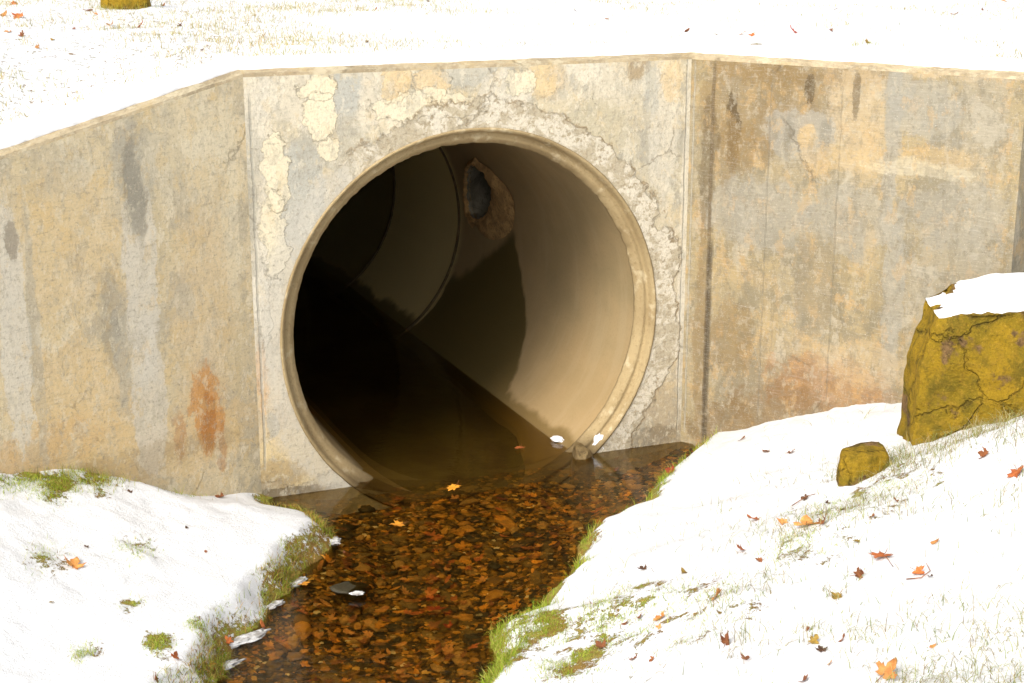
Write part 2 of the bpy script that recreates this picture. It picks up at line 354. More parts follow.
# ------------------------------------------------------------------ ground height
def seg_dist(X, Y, pts):
    best = np.full(X.shape, 1e9)
    for (x0, y0), (x1, y1) in zip(pts[:-1], pts[1:]):
        dx, dy = x1 - x0, y1 - y0; L2 = dx * dx + dy * dy + 1e-12
        t = np.clip(((X - x0) * dx + (Y - y0) * dy) / L2, 0, 1)
        best = np.minimum(best, np.hypot(X - x0 - t * dx, Y - y0 - t * dy))
    return best
def inside(X, Y, poly):
    r = np.zeros(X.shape, bool); n_ = len(poly)
    for i in range(n_):
        x0, y0 = poly[i]; x1, y1 = poly[(i + 1) % n_]
        if y0 == y1: continue
        c = ((y0 > Y) != (y1 > Y)) & (X < (x1 - x0) * (Y - y0) / (y1 - y0) + x0)
        r ^= c
    return r
RE = [(1.75, 11.6), wall_pt(1.55, .3)] + [at_z(*p, 0) for p in ((700, 447), (664, 478), (640, 500), (605, 527), (572, 562), (534, 598), (502, 630), (484, 665), (466, 700), (440, 760))]
LE = [wall_pt(-1.35, .6), wall_pt(-1.33, .05)] + [at_z(*p, 0) for p in ((276, 503), (300, 516), (325, 530), (332, 540), (318, 560), (298, 586), (272, 610), (246, 638), (222, 664), (196, 692), (150, 760))]
LE += [(LE[-1][0] - 1.0, LE[-1][1] - 2.5), (LE[-1][0] - 2.5, LE[-1][1] - 9), (-7, -40)]
RE += [(RE[-1][0] - .9, RE[-1][1] - 2.4), (RE[-1][0] - 2.3, RE[-1][1] - 9), (-4.5, -40)]
GREEN_SPOT = RE[4]
def ragged(pts, amp, seed):
    out = [pts[0]]
    for (x0, y0), (x1, y1) in zip(pts[:-1], pts[1:]):
        n_ = max(1, min(40, int(hypot(x1 - x0, y1 - y0) / .09))); dx, dy = x1 - x0, y1 - y0; L_ = hypot(dx, dy) + 1e-9
        for i in range(1, n_ + 1):
            x = x0 + dx * i / n_; y = y0 + dy * i / n_
            k = amp * (noise.noise(Vector((x * 2.2, y * 2.2, seed))) + .6 * noise.noise(Vector((x * 6, y * 6, seed)))) * (1 if y < 9.9 else .2)
            out.append((x - dy / L_ * k, y + dx / L_ * k))
    return out
RE = ragged(RE, .13, 1.5); LE = ragged(LE, .09, 4.5)
CREEK = LE + RE[::-1]

_perm = rng.permutation(512); _perm = np.r_[_perm, _perm]; _val = rng.random(512)
def vnoise(X, Y):
    xi = np.floor(X).astype(int); yi = np.floor(Y).astype(int); fx = X - xi; fy = Y - yi
    fx = fx * fx * (3 - 2 * fx); fy = fy * fy * (3 - 2 * fy)
    h = lambda a, b: _val[_perm[(_perm[a & 511] + b) & 511] & 511]
    return (h(xi, yi) * (1 - fx) + h(xi + 1, yi) * fx) * (1 - fy) + (h(xi, yi + 1) * (1 - fx) + h(xi + 1, yi + 1) * fx) * fy - .5
def fbm(X, Y, s, o=4):
    r = 0; a = 1.
    for i in range(o): r = r + a * vnoise(X * s + 17 * i, Y * s - 9 * i); a *= .5; s *= 2.03
    return r
def sst(x, a, b):
    t = np.clip((x - a) / (b - a), 0, 1); return t * t * (3 - 2 * t)

WLX = [-400, E0[0], A[0], B[0], E1[0], 400]; WLY = [E0[1] + 40, E0[1], A[1], B[1], E1[1], E1[1] + 40]
def wall_y(X): return np.interp(X, WLX, WLY)
def ground(X, Y, full=False):
    X = np.asarray(X, float); Y = np.asarray(Y, float)
    dr = seg_dist(X, Y, RE); dl = seg_dist(X, Y, LE); ins = inside(X, Y, CREEK)
    d = np.minimum(dr, dl)
    # right bank: grassy lip, then a slope that climbs to where the photographer stands
    near = sst(8.2 - Y, 0, 4)
    dc = np.minimum(dr, 12)
    zr = .01 + .08 * sst(dr, 0, .14) + (.29 + .05 * near) * np.minimum(dc, 2.6) + (.35 + .02 * near) * np.clip(dc - 2.6, 0, 2.2) + .05 * np.clip(dc - 4.8, 0, 99) + .05 * sst(dr, .3, 1.1)
    # left bank: cut turf edge, then a gentler rise
    zl = .0 + .14 * sst(dl, .0, .17) * (0.35 + .65 * sst(9.6 - Y, 0, .9)) + .235 * np.minimum(dl, 3.5) + .03 * np.clip(dl - 3.5, 0, 9) + .04 * sst(dl, .3, 1.5) + .13 * sst(dl, .7, 1.7)
    zr = zr + .30 * np.exp(-((X - 3.0) ** 2 + (Y - 7.7) ** 2) / .8)
    low = np.where(dr < dl, zr, zl)
    und = fbm(X, Y, .9, 3) * .10 + fbm(X + 40, Y, 5, 3) * .022 + fbm(X, Y + 90, 18, 3) * .012
    low = low + und * sst(d, .05, .6)
    bed = -.05 - .14 * sst(d, 0, .45) + fbm(X, Y, 7, 3) * .035
    low = np.where(ins, bed, low)
    zt = np.interp(X, [E0[0] - 6, E0[0], A[0], B[0], E1[0], E1[0] + 6], [1.5, ZT - LDROP * LL, ZT, ZT, ZT, 2.6]) - .02
    wy = wall_y(X); bh = Y - wy
    zt = zt + (ZT - .02 - zt) * sst(bh, .6, 3.2) * np.where(X < A[0], 1, 0)
    up = zt + .018 * np.clip(bh, 0, 60) + (fbm(X, Y, .5, 3) * .12 + fbm(X, Y, 4, 3) * .03) * sst(bh, .25, 1.5)
    out = np.maximum(np.maximum(E0[0] - X, X - E1[0]), 0)
    wd = .04 + 3 * np.minimum(out, 1.2)
    S = sst(bh, .10 * (out <= 0) + 0.0, .10 * (out <= 0) + wd)
    z = low * (1 - S) + up * S
    if full:
        return z, dict(dr=dr, dl=dl, ins=ins, S=S, bh=bh, d=d, out=out)
    return z
def ground_at(px, py):
    d = ray(px, py)
    ts = np.arange(5.0, 40, .012)
    x = d[0] * ts; y = d[1] * ts; z = CH + d[2] * ts
    g = ground(x, y); k = np.argmax(z < g)
    return (float(x[k]), float(y[k]), float(g[k]))
def normal_at(x, y, e=.03):
    g = ground([x - e, x + e, x, x], [y, y, y - e, y + e])
    return Vector((-(g[1] - g[0]) / (2 * e), -(g[3] - g[2]) / (2 * e), 1)).normalized()

# ------------------------------------------------------------------ ground sheet
def axis(lo, a, b, hi, fine):
    m = np.arange(a, b + 1e-6, fine); l, r = [], []
    s = fine; x = a
    while x > lo: s *= 1.13; x -= s; l.append(x)
    s = fine; x = b
    while x < hi: s *= 1.13; x += s; r.append(x)
    return np.r_[l[::-1], m, r]
xs = axis(-260, -4.2, 3.6, 260, .022); ys = axis(-120, 4.3, 11.9, 380, .024)
GX, GY = np.meshgrid(xs, ys)
GZ, gi = ground(GX, GY, True)
nx, ny = len(xs), len(ys)
idx = np.arange(nx * ny).reshape(ny, nx)
Q = np.stack([idx[:-1, :-1], idx[:-1, 1:], idx[1:, 1:], idx[1:, :-1]], -1).reshape(-1, 4)
flat = lambda a: a.ravel()
Sf = flat(gi['S'])
V = np.c_[flat(GX), flat(GY), flat(GZ)]
# leave out the riser hidden inside the wall, where the pipe passes
ua = (V[:, 0] - CX) * WX + (V[:, 1] - CY) * WY
qs = Sf[Q]; riser = (qs.max(1) > 0.001) & (qs.min(1) < .999) & (np.abs(ua[Q].mean(1) - PU) < 1.6) & (gi['bh'].ravel()[Q].max(1) < .6)
Q = Q[~riser]
# how bare of snow: green rim at the water's edge and worn spots
X_, Y_ = flat(GX), flat(GY)
dr, dl, ins = flat(gi['dr']), flat(gi['dl']), flat(gi['ins'])
nb = fbm(X_, Y_, 3.0, 4); nb2 = fbm(X_ + 7, Y_ - 3, 9, 3)
right = dr < dl
exp = np.where(right, 1 - sst(dr + nb * .14, .0, .09), (1 - sst(dl + nb * .12, .04, .13)) * (.7 + .3 * (1 - sst(dl, .0, .05))))
def spot(px, py, r, amt, st=1.6):
    x, y, _ = ground_at(px, py)
    return amt * np.exp(-((X_ - x) ** 2 + ((Y_ - y) / st) ** 2) / r ** 2)
SPOTS = [(632, 500, .16, .95), (500, 642, .22, .85), (525, 605, .12, .8), (585, 545, .08, .6), (545, 622, .13, .85), (600, 618, .16, .6), (575, 650, .2, .55), (560, 665, .15, .5), (510, 645, .14, .8), (640, 600, .2, .4), (505, 665, .12, .6), (628, 505, .09, .7),
         (60, 487, .12, .8), (30, 478, .12, .7), (85, 480, .12, .6), (100, 477, .12, .7), (170, 480, .16, .4), (160, 645, .07, .6), (195, 625, .05, .5), (85, 655, .07, .5), (50, 490, .1, .5), (12, 484, .1, .5),
         (130, 605, .05, .5), (222, 612, .05, .6), (225, 655, .05, .5), (135, 550, .1, .3), (45, 560, .1, .3), (800, 545, .22, .4), (700, 600, .25, .35), (840, 510, .25, .3), (905, 475, .2, .3), (650, 640, .2, .35)]
ex2 = np.zeros_like(exp)
for s_ in SPOTS: ex2 = np.maximum(ex2, spot(*s_))
exp = np.maximum(exp, np.clip(ex2 + nb2 * .9 * (ex2 > .05), 0, 1) * (ex2 > .02))
exp = np.maximum(exp, .22 * sst(flat(gi['bh']), .8, 2.0) * (1 + .5 * sst(-X_, 0, 3)) * (Sf > .99))
exp = np.where(ins, 1.0, exp); bedm = ins.astype(float) * (Sf < .5)
used = np.zeros(len(V), bool); used[Q.ravel()] = True
def ground_mat():
    t = NT('snowy_turf')
    g = t.n('ShaderNodeNewGeometry').outputs['Position']
    n1 = t.noise(g, 6, 5, .65); n2 = t.noise(g, 45, 5, .7); n3 = t.noise(g, 160, 3, .7)
    # snow
    snow = t.mix(t.rng(n1, .3, .7), (.78, .78, .78), (.84, .84, .84))
    # frozen turf
    turf = t.mix(t.rng(n2, .42, .6), lin((150, 158, 56)), lin((156, 134, 70)))
    turf = t.mix(t.math('MULTIPLY', t.rng(n3, .45, .65), .7), turf, lin((84, 74, 32)))
    turf = t.mix(t.rng(n1, .46, .56, 0, .8), turf, lin((134, 100, 50)))
    e = t.attr('bare')
    n4 = t.noise(g, 19, 5, .7)
    k = t.math('ADD', t.math('MULTIPLY', t.math('SUBTRACT', n4, .5), 1.5), t.math('ADD', t.math('MULTIPLY', t.math('SUBTRACT', n2, .5), 1.5), t.math('MULTIPLY', t.math('SUBTRACT', n3, .5), 1.1)))
    m = t.math('MULTIPLY', t.rng(t.math('ADD', e, k), .50, .62), t.rng(e, .02, .12))
    c = t.mix(m, snow, turf)
    # stream bed: sand, silt and fine gravel
    gs = t.scale(g, (1, 1, .3))
    v1 = t.vor(gs, 30, 'F1', 'Color'); vd = t.vor(gs, 30, 'F1')
    s = t.n('ShaderNodeSeparateXYZ'); t.L(v1, s.inputs[0])
    bed = t.mix(s.outputs[0], lin((96, 74, 26)), lin((150, 108, 36)))
    bed = t.mix(t.rng(s.outputs[1], .5, .7), bed, lin((58, 46, 26)))
    bed = t.mix(t.rng(s.outputs[2], .86, .95), bed, lin((214, 140, 56)))
    bed = t.mix(t.rng(vd, .5, .8), bed, lin((40, 30, 14)))
    bed = t.mix(t.rng(n1, .56, .68, 0, .65), bed, lin((92, 74, 44)))
    bm = t.attr('bed')
    c = t.mix(t.rng(bm, .3, .7), c, bed)
    h = t.math('ADD', t.math('MULTIPLY', n2, .8), t.math('MULTIPLY', n3, .5))
    h = t.math('SUBTRACT', h, t.math('MULTIPLY', m, 1.0))
    h = t.math('SUBTRACT', h, t.math('MULTIPLY', t.math('MULTIPLY', vd, bm), 1.2))
    t.bsdf(c, .8, h, .8, .02, .2)
    return t.m
M_GROUND = ground_mat()
remap = -np.ones(len(V), int); remap[used] = np.arange(used.sum())
gob = big_mesh('ground', V[used], remap[Q], M_GROUND, True, attrs=dict(bare=exp[used], bed=bedm[used]))
tag(gob, 'snow covered ground sloping down to a shallow stream bed', 'ground', kind='structure')

# ------------------------------------------------------------------ water
def water_mat():
    t = NT('clear_brown_water')
    g = t.n('ShaderNodeNewGeometry').outputs['Position']
    sep = t.n('ShaderNodeSeparateXYZ'); t.L(g, sep.inputs[0])
    fore = t.rng(sep.outputs[1], 8.6, 6.0, .16, 1.8)            # livelier riffle downstream
    gg = t.vmath('ADD', g, t.vmath('SCALE', t.vmath('SUBTRACT', t.noise(g, 2.0, 2, .5, color=True), (.5, .5, .5)), scale=.25))
    n1 = t.noise(t.scale(gg, (4, 11, 1)), 1.0, 3, .55); n2 = t.noise(t.scale(gg, (12, 34, 1)), 1.0, 3, .6)
    h = t.math('MULTIPLY', t.math('ADD', n1, t.math('MULTIPLY', n2, .45)), fore)
    bp = t.n('ShaderNodeBump'); t.L(h, bp.inputs['Height']); bp.inputs['Strength'].default_value = .32; bp.inputs['Distance'].default_value = .03
    fr = t.n('ShaderNodeFresnel'); fr.inputs['IOR'].default_value = 1.33; t.L(bp.outputs[0], fr.inputs['Normal'])
    gl = t.n('ShaderNodeBsdfGlossy'); gl.inputs['Roughness'].default_value = .02; t.L(bp.outputs[0], gl.inputs['Normal'])
    tr0 = t.n('ShaderNodeBsdfTransparent'); tr0.inputs['Color'].default_value = (.90, .78, .48, 1)
    rf = t.n('ShaderNodeBsdfRefraction'); rf.inputs['Color'].default_value = (.90, .78, .48, 1); rf.inputs['IOR'].default_value = 1.25; rf.inputs['Roughness'].default_value = .03; t.L(bp.outputs[0], rf.inputs['Normal'])
    tr = t.n('ShaderNodeMixShader'); tr.inputs[0].default_value = .3; t.L(tr0.outputs[0], tr.inputs[1]); t.L(rf.outputs[0], tr.inputs[2])
    mx = t.n('ShaderNodeMixShader'); t.L(fr.outputs[0], mx.inputs[0]); t.L(tr.outputs[0], mx.inputs[1]); t.L(gl.outputs[0], mx.inputs[2])
    t.L(mx.outputs[0], t.out.inputs[0])
    return t.m
def axis_pt(L, u=0.0, z=0.0):
    return wall_pt(PU + u, L)
wp = [wall_pt(1.7, .02), wall_pt(PU + .95, .02)]
wp += [axis_pt(.3, .72), axis_pt(5.6, .72), axis_pt(12, .4), axis_pt(12, -2.4), axis_pt(5.6, -.72), axis_pt(.3, -.72), wall_pt(PU - .95, .02), wall_pt(-1.42, .02)]
poly = wp + [(-2.2, 9.2), (-3.2, 6.5), (-5, 2), (-7.5, -10), (-4.2, -10), (-1.2, 3.0), (.4, 6.0), (.9, 8.2), (1.5, 9.6)]
water = mesh_obj('water', [(x, y, 0) for x, y in poly], [list(range(len(poly)))], water_mat())
bm_ = bmesh.new(); bm_.from_mesh(water.data); bmesh.ops.triangulate(bm_, faces=bm_.faces[:]); bmesh.ops.recalc_face_normals(bm_, faces=bm_.faces[:])
for f in bm_.faces:
    if f.normal.z < 0: f.normal_flip()
bm_.to_mesh(water.data); bm_.free()
tag(water, 'shallow clear brown water flowing out of the culvert', 'water', kind='structure')

# ------------------------------------------------------------------ culvert
culvert = bpy.data.objects.new('culvert', None); culvert.location = (*wall_pt(PU), 0); link(culvert)
tag(culvert, 'weathered concrete culvert with round pipe mouth and flared wing walls', 'culvert')
OX, OY = wall_pt(PU)
def P3(x, y, z): return (x - OX, y - OY, z)

def mitre(p, d0, d1, off):
    """point offset 'off' behind corner p between directions d0 and d1"""
    n0 = (-d0[1], d0[0]); n1 = (-d1[1], d1[0]); k = 1 + n0[0] * n1[0] + n0[1] * n1[1]
    return (p[0] + off * (n0[0] + n1[0]) / k, p[1] + off * (n0[1] + n1[1]) / k)
dL, dC, dR = (LX, LY), (WX, WY), (RX, RY)
def back(which, off):
    if which == 'A': return mitre(A, dL, dC, off)
    if which == 'B': return mitre(B, dC, dR, off)
    if which == 'E0': return (E0[0] - LY * off, E0[1] + LX * off)
    return (E1[0] - RY * off, E1[1] + RX * off)
CHF = .04; ZB = -.7
# central panel with the round hole
def central():
    NA = 128; verts, uvs, faces = [], [], []
    def add(u, z, d):
        x, y = wall_pt(u, d); verts.append(P3(x, y, z)); uvs.append((u, z)); return len(verts) - 1
    zt = ZT - CHF
    for d in (0.0, THK):
        offA = (mitre(A, dL, dC, d)[0] - CX) * WX + (mitre(A, dL, dC, d)[1] - CY) * WY
        offB = (mitre(B, dC, dR, d)[0] - CX) * WX + (mitre(B, dC, dR, d)[1] - CY) * WY
        ring = []
        for k in range(NA):
            a = 2 * pi * k / NA; ca, sa = cos(a), sin(a)
            i0 = add(PU + RO * ca, PZ + RO * sa, d)
            ts = []
            if ca > 1e-9: ts.append((offB - PU) / ca)
            if ca < -1e-9: ts.append((offA - PU) / ca)
            if sa > 1e-9: ts.append((zt - PZ) / sa)
            if sa < -1e-9: ts.append((ZB - PZ) / sa)
            t_ = min(ts); i1 = add(PU + t_ * ca, PZ + t_ * sa, d); ring.append((i0, i1))
        for k in range(NA):
            a, b = ring[k], ring[(k + 1) % NA]
            f = [a[0], a[1], b[1], b[0]] if d == 0 else [a[0], b[0], b[1], a[1]]
            faces.append(f[::-1] if False else f)
        # corner fillers of the rectangle
        for (uc, zc) in ((offB, zt), (offA, zt), (offA, ZB), (offB, ZB)):
            ang = math.atan2(zc - PZ, uc - PU) % (2 * pi); k = int(ang / (2 * pi / NA)); 
            ic = add(uc, zc, d); faces.append([ring[k][1], ic, ring[(k + 1) % NA][1]])
    o = mesh_obj('headwall', verts, faces, M_CENTRE, culvert, uvs=uvs)
    return o
central()
def wing(name, P, dirv, s0, s1, cornerfn, endfn, mat, drop, sgn):
    """prism along the wing: profile points (depth, height) ; UV along/up"""
    verts, uvs, faces = [], [], []
    N = 24
    prof = [(0, ZB), (0, ZT - CHF), (THK, ZT - CHF), (THK, ZB)]
    for i in range(N + 1):
        f = i / N; s = s0 + (s1 - s0) * f
        for (d, z) in prof:
            c = cornerfn(d); e = endfn(d); x = c[0] + (e[0] - c[0]) * f; y = c[1] + (e[1] - c[1]) * f
            zz = z - (drop * abs(s) if z > 0 else 0)
            verts.append(P3(x, y, zz)); uvs.append((s + (d if f == 1 else 0), zz))
    for i in range(N):
        a, b = i * 4, (i + 1) * 4
        for j in range(3): faces.append([a + j, b + j, b + j + 1, a + j + 1])
    faces.append([0, 1, 2, 3]); e = N * 4; faces.append([e + 3, e + 2, e + 1, e])
    o = mesh_obj(name, verts, faces, mat, culvert, uvs=uvs)
    bm = bmesh.new(); bm.from_mesh(o.data); bmesh.ops.recalc_face_normals(bm, faces=bm.faces[:]); bm.to_mesh(o.data); bm.free()
    return o
wl = wing('wing_wall', A, dL, 0, -LL, lambda d: back('A', d), lambda d: back('E0', d), M_LEFT, LDROP, -1)
wl['label'] = 'left wing wall with pale vertical streaks and rust stains, its top sloping down'
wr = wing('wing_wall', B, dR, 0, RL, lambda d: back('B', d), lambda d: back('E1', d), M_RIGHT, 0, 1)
wr['label'] = 'right wing wall with brown drips under its top and grey mottling'
# the chamfered top edge of all three walls, one part each
def cap(name, ptsfn, lens, drops, uoff):
    prof = [(0, -CHF), (.006, -.022), (.045, .0), (THK, 0), (THK, -CHF)]
    verts, uvs, faces = [], [], []
    N = 60
    for i in range(N + 1):
        f = i / N
        for j, (d, dz) in enumerate(prof):
            c, e = ptsfn(d); x = c[0] + (e[0] - c[0]) * f; y = c[1] + (e[1] - c[1]) * f
            wob = .004 * noise.noise(Vector((x * 9, y * 9, j))) + .003 * noise.noise(Vector((x * 40, y * 40, j)))
            z = ZT + dz - drops[0] * (1 - f) - drops[1] * f + (wob if j in (1, 2) else 0)
            verts.append(P3(x, y, z)); uvs.append((uoff + lens * f, d * 3 + dz))
    k = len(prof)
    for i in range(N):
        for j in range(k - 1):
            a, b = i * k + j, (i + 1) * k + j; faces.append([a, b, b + 1, a + 1])
    faces.append(list(range(k))[::-1]); faces.append([N * k + j for j in range(k)])
    o = mesh_obj(name, verts, faces, M_CAP, culvert, uvs=uvs)
cap('top_edge', lambda d: (back('E0', d), back('A', d)), LL, (LDROP * LL, 0), 0)
cap('top_edge', lambda d: (back('A', d), back('B', d)), UB - UA, (0, 0), 5)
cap('top_edge', lambda d: (back('B', d), back('E1', d)), RL, (0, 0), 10)

# pipe rim: rolled edge stepping in to a ragged lip
def rim():
    prof = [(1.330, 0.30), (1.330, .0), (1.338, -.006), (1.328, -.012), (1.316, -.004), (1.306, .014), (1.302, .045), (1.290, .058), (1.276, .050), (1.262, .052), (1.250, .066), (1.236, .080), (RI, .105), (RI + .002, .125), (RI + .05, .128)]
    NA = 320; verts, faces = [], []
    for k in range(NA):
        a = 2 * pi * k / NA; ca, sa = cos(a), sin(a)
        for j, (r, d) in enumerate(prof):
            v = Vector((ca * 3, sa * 3, j * .15))
            w = .004 * noise.noise(v) + .003 * noise.noise(v * 7)
            if j in (11, 12, 13):
                q = noise.noise(Vector((ca * 22, sa * 22, 2))) ; chip = max(0, q - .15) * .018 + .006 * noise.noise(Vector((ca * 75, sa * 75, j * .2)))
                w += chip * (1.0 if (0 < a < 2.6) else .5)
            x, y = wall_pt(PU + (r + (w if 1 < j < 14 else 0)) * ca, d); verts.append(P3(x, y, PZ + (r + (w if 1 < j < 14 else 0)) * sa))
    n_ = len(prof)
    for k in range(NA):
        for j in range(n_ - 1):
            a, b = k * n_ + j, ((k + 1) % NA) * n_ + j; faces.append([a, a + 1, b + 1, b])
    mesh_obj('pipe_rim', verts, faces, M_RIM, culvert, smooth=True)
rim()

# pipe barrel sections (inner and outer skin), the first with the side inlet knocked through
HL, HA = 3.0, radians(17); HR = .30
def section(L0, L1, bend0, bend1, r=RI, holes=False, dz=0):
    """axis starts at origin point/dir"""
    NA = 160 if holes else 96; NL = max(2, int((L1 - L0) / (.03 if holes else .3)))
    verts, uvs, faces = [], [], []
    for i in range(NL + 1):
        L = L0 + (L1 - L0) * i / NL; (ox, oy), (dx, dy) = path(L)
        for k in range(NA):
            a = 2 * pi * k / NA
            rr = r
            x = ox + dy * rr * cos(a); y = oy - dx * rr * cos(a)
            verts.append(P3(x, y, PZ + dz + rr * sin(a))); an = ((a + pi / 2) % (2 * pi) - pi / 2)
            uvs.append((L, math.degrees(an) / 60))
    for i in range(NL):
        for k in range(NA):
            a0 = 2 * pi * (k + .5) / NA; Lc = L0 + (L1 - L0) * (i + .5) / NL
            if holes and hypot(Lc - HL + .8 * (a0 - HA) * r, (a0 - HA) * r) < HR: continue
            a, b = i * NA + k, i * NA + (k + 1) % NA; faces.append([a, b, b + NA, a + NA])
    n_ = len(verts)
    for L in (L0, L1):
        (ox, oy), (dx, dy) = path(L)
        for k in range(NA):
            a = 2 * pi * k / NA
            for rr in (r, r + .13):
                x = ox + dy * rr * cos(a); y = oy - dx * rr * cos(a); verts.append(P3(x, y, PZ + dz + rr * sin(a))); uvs.append((L, 0))
    for e in range(2):
        for k in range(NA):
            a = n_ + e * 2 * NA + 2 * k; b = n_ + e * 2 * NA + 2 * ((k + 1) % NA); faces.append([a, a + 1, b + 1, b])
    for k in range(NA):
        if holes and abs(2 * pi * k / NA - HA) < .3: continue
        a = n_ + 2 * k + 1; b = n_ + 2 * ((k + 1) % NA) + 1; faces.append([a, a + 2 * NA, b + 2 * NA, b])
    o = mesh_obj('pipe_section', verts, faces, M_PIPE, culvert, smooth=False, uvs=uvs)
    for i, p_ in enumerate(o.data.polygons):
        if i < NL * NA - 200: p_.use_smooth = True
    return o
def path(L):
    L1 = 5.55
    if L <= L1:
        p = wall_pt(PU, L); return p, (NX, NY)
    p = wall_pt(PU, L1); K = radians(9); s = L - L1; a = math.atan2(NY, NX) + K * s / 1.2
    # arc turning to the left
    k = K / 1.2; a0 = math.atan2(NY, NX)
    return (p[0] + (sin(a) - sin(a0)) / k, p[1] - (cos(a) - cos(a0)) / k), (cos(a), sin(a))
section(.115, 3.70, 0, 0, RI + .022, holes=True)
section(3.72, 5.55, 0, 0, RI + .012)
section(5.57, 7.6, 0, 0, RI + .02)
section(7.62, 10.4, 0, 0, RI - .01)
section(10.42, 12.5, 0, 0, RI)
# unseen cap added to close the far pipe end and keep it dark
(ox, oy), (dx, dy) = path(12.52)
cw = [P3(ox + dy * u, oy - dx * u, z) for u, z in ((-1.6, -.6), (1.6, -.6), (1.6, 2.6), (-1.6, 2.6))]
cw2 = [(x + dx * .2, y + dy * .2, z) for x, y, z in cw]
mesh_obj('end_cap', cw + cw2, [(0, 1, 2, 3), (7, 6, 5, 4), (0, 4, 5, 1), (1, 5, 6, 2), (2, 6, 7, 3), (3, 7, 4, 0)], M_INLET, culvert)
# pale mortar beads at the two joints
def bead(L, r, w):
    verts, faces = [], []; NA = 160
    for k in range(NA):
        a = 2 * pi * k / NA
        wob = .004 * noise.noise(Vector((cos(a) * 6, sin(a) * 6, L)))
        for (dl_, dr_) in ((-w, 0.004), (-w * .4, -.012 + wob), (w * .4, -.012 + wob), (w, .004)):
            (ox, oy), (dx, dy) = path(L + dl_); rr = r + dr_
            verts.append(P3(ox + dy * rr * cos(a), oy - dx * rr * cos(a), PZ + rr * sin(a)))
    for k in range(NA):
        for j in range(3):
            a, b = k * 4 + j, ((k + 1) % NA) * 4 + j; faces.append([a, a + 1, b + 1, b])
    mesh_obj('joint_seal', verts, faces, M_SEAL, culvert, smooth=True)
bead(3.71, RI + .016, .018); bead(5.56, RI + .004, .02)
# side inlet pipe and its broken mortar collar
def frame_at(L, a):
    x, y = wall_pt(PU + RI * cos(a), L); o = Vector(P3(x, y, PZ + RI * sin(a)))
    nrm = Vector((WX * cos(a), WY * cos(a), sin(a))); ax = Vector((NX, NY, 0)); return o, nrm, ax, nrm.cross(ax)
def inlet():
    o, nrm, ax, tg = frame_at(HL, HA)
    dirn = (nrm * .8 + ax * .55).normalized()
    t1 = ax; t2 = Vector((-WX * sin(HA), -WY * sin(HA), cos(HA))) - ax * .8
    verts, faces = [], []; NA = 40
    for j, (s, r) in enumerate(((-.035, .33), (-.02, .312), (.04, .297), (.3, .292), (.9, .29), (.9, .001))):
        for k in range(NA):
            a = 2 * pi * k / NA; verts.append(o + dirn * s + t1 * (r * cos(a)) + t2 * (r * sin(a)))
    for j in range(5):
        for k in range(NA):
            a, b = j * NA + k, j * NA + (k + 1) % NA; faces.append([a, b, b + NA, a + NA])
    mesh_obj('side_inlet', verts, faces, M_INLET, culvert, smooth=True)
    # collar hugging the barrel
    verts, faces = [], []; NA = 64; NR = 7
    for j in range(NR):
        f = j / (NR - 1)
        for k in range(NA):
            a = 2 * pi * k / NA
            ca, sa = cos(a), sin(a)
            ext = .06 + .62 * max(0, -ca) ** 1.2 * (.55 - .45 * sa) + .05 * max(0, -sa) + .04 * noise.noise(Vector((ca * 2.5, sa * 2.5, 1)))
            r = .29 + ext * f * (.55 if ca < 0 else 1)
            L = HL + .29 * ca + ext * f * ca * 1.15 - .8 * r * sa; an = HA + (r * sa) / RI
            th = (.035 * math.sin(pi * min(1, f * 1.05 + .12)) + .02 * noise.noise(Vector((ca * 6 * r * 8, sa * 6 * r * 8, f * 4)))) * (1 if j < NR - 1 else 0) - (.012 if j == NR - 1 else 0)
            x, y = wall_pt(PU + (RI - th) * cos(an), L); verts.append(P3(x, y, PZ + (RI - th) * sin(an)))
    for j in range(NR - 1):
        for k in range(NA):
            a, b = j * NA + k, j * NA + (k + 1) % NA; faces.append([a, b, b + NA, a + NA])
    mesh_obj('mortar_collar', verts, faces, M_MORTAR, culvert, smooth=True)
inlet()
# silt lying in the invert of the pipe
def silt():
    t = NT('silt'); g = t.n('ShaderNodeNewGeometry').outputs['Position']; n1 = t.noise(g, 3, 5, .6); n2 = t.noise(g, 30, 4, .7)
    c = t.mix(t.rng(n1, .4, .6), lin((92, 80, 44)), lin((76, 62, 34))); c = t.mix(t.math('MULTIPLY', t.rng(n2, .5, .7), .4), c, lin((52, 44, 22)))
    t.bsdf(c, .9, n2, .3, .006)
    verts, faces = [], []; NL = 40; NU = 14
    for i in range(NL + 1):
        L = .06 + 12.3 * (i / NL) ** 1.5; (ox, oy), (dx, dy) = path(L)
        for j in range(NU + 1):
            u = (-1 + 2 * j / NU) * .62
            z = -.085 + .02 * noise.noise(Vector((L * 2, u * 3, 0))) - .16 * max(0, 1 - i / 7) ** 1.5
            verts.append((ox + dy * u, oy - dx * u, z))
    for i in range(NL):
        for j in range(NU):
            a = i * (NU + 1) + j; faces.append([a, a + 1, a + NU + 2, a + NU + 1])
    tag(mesh_obj('silt', verts, faces, t.m, smooth=True), 'dark brown silt on the floor of the concrete pipe', 'silt', kind='stuff')
silt()

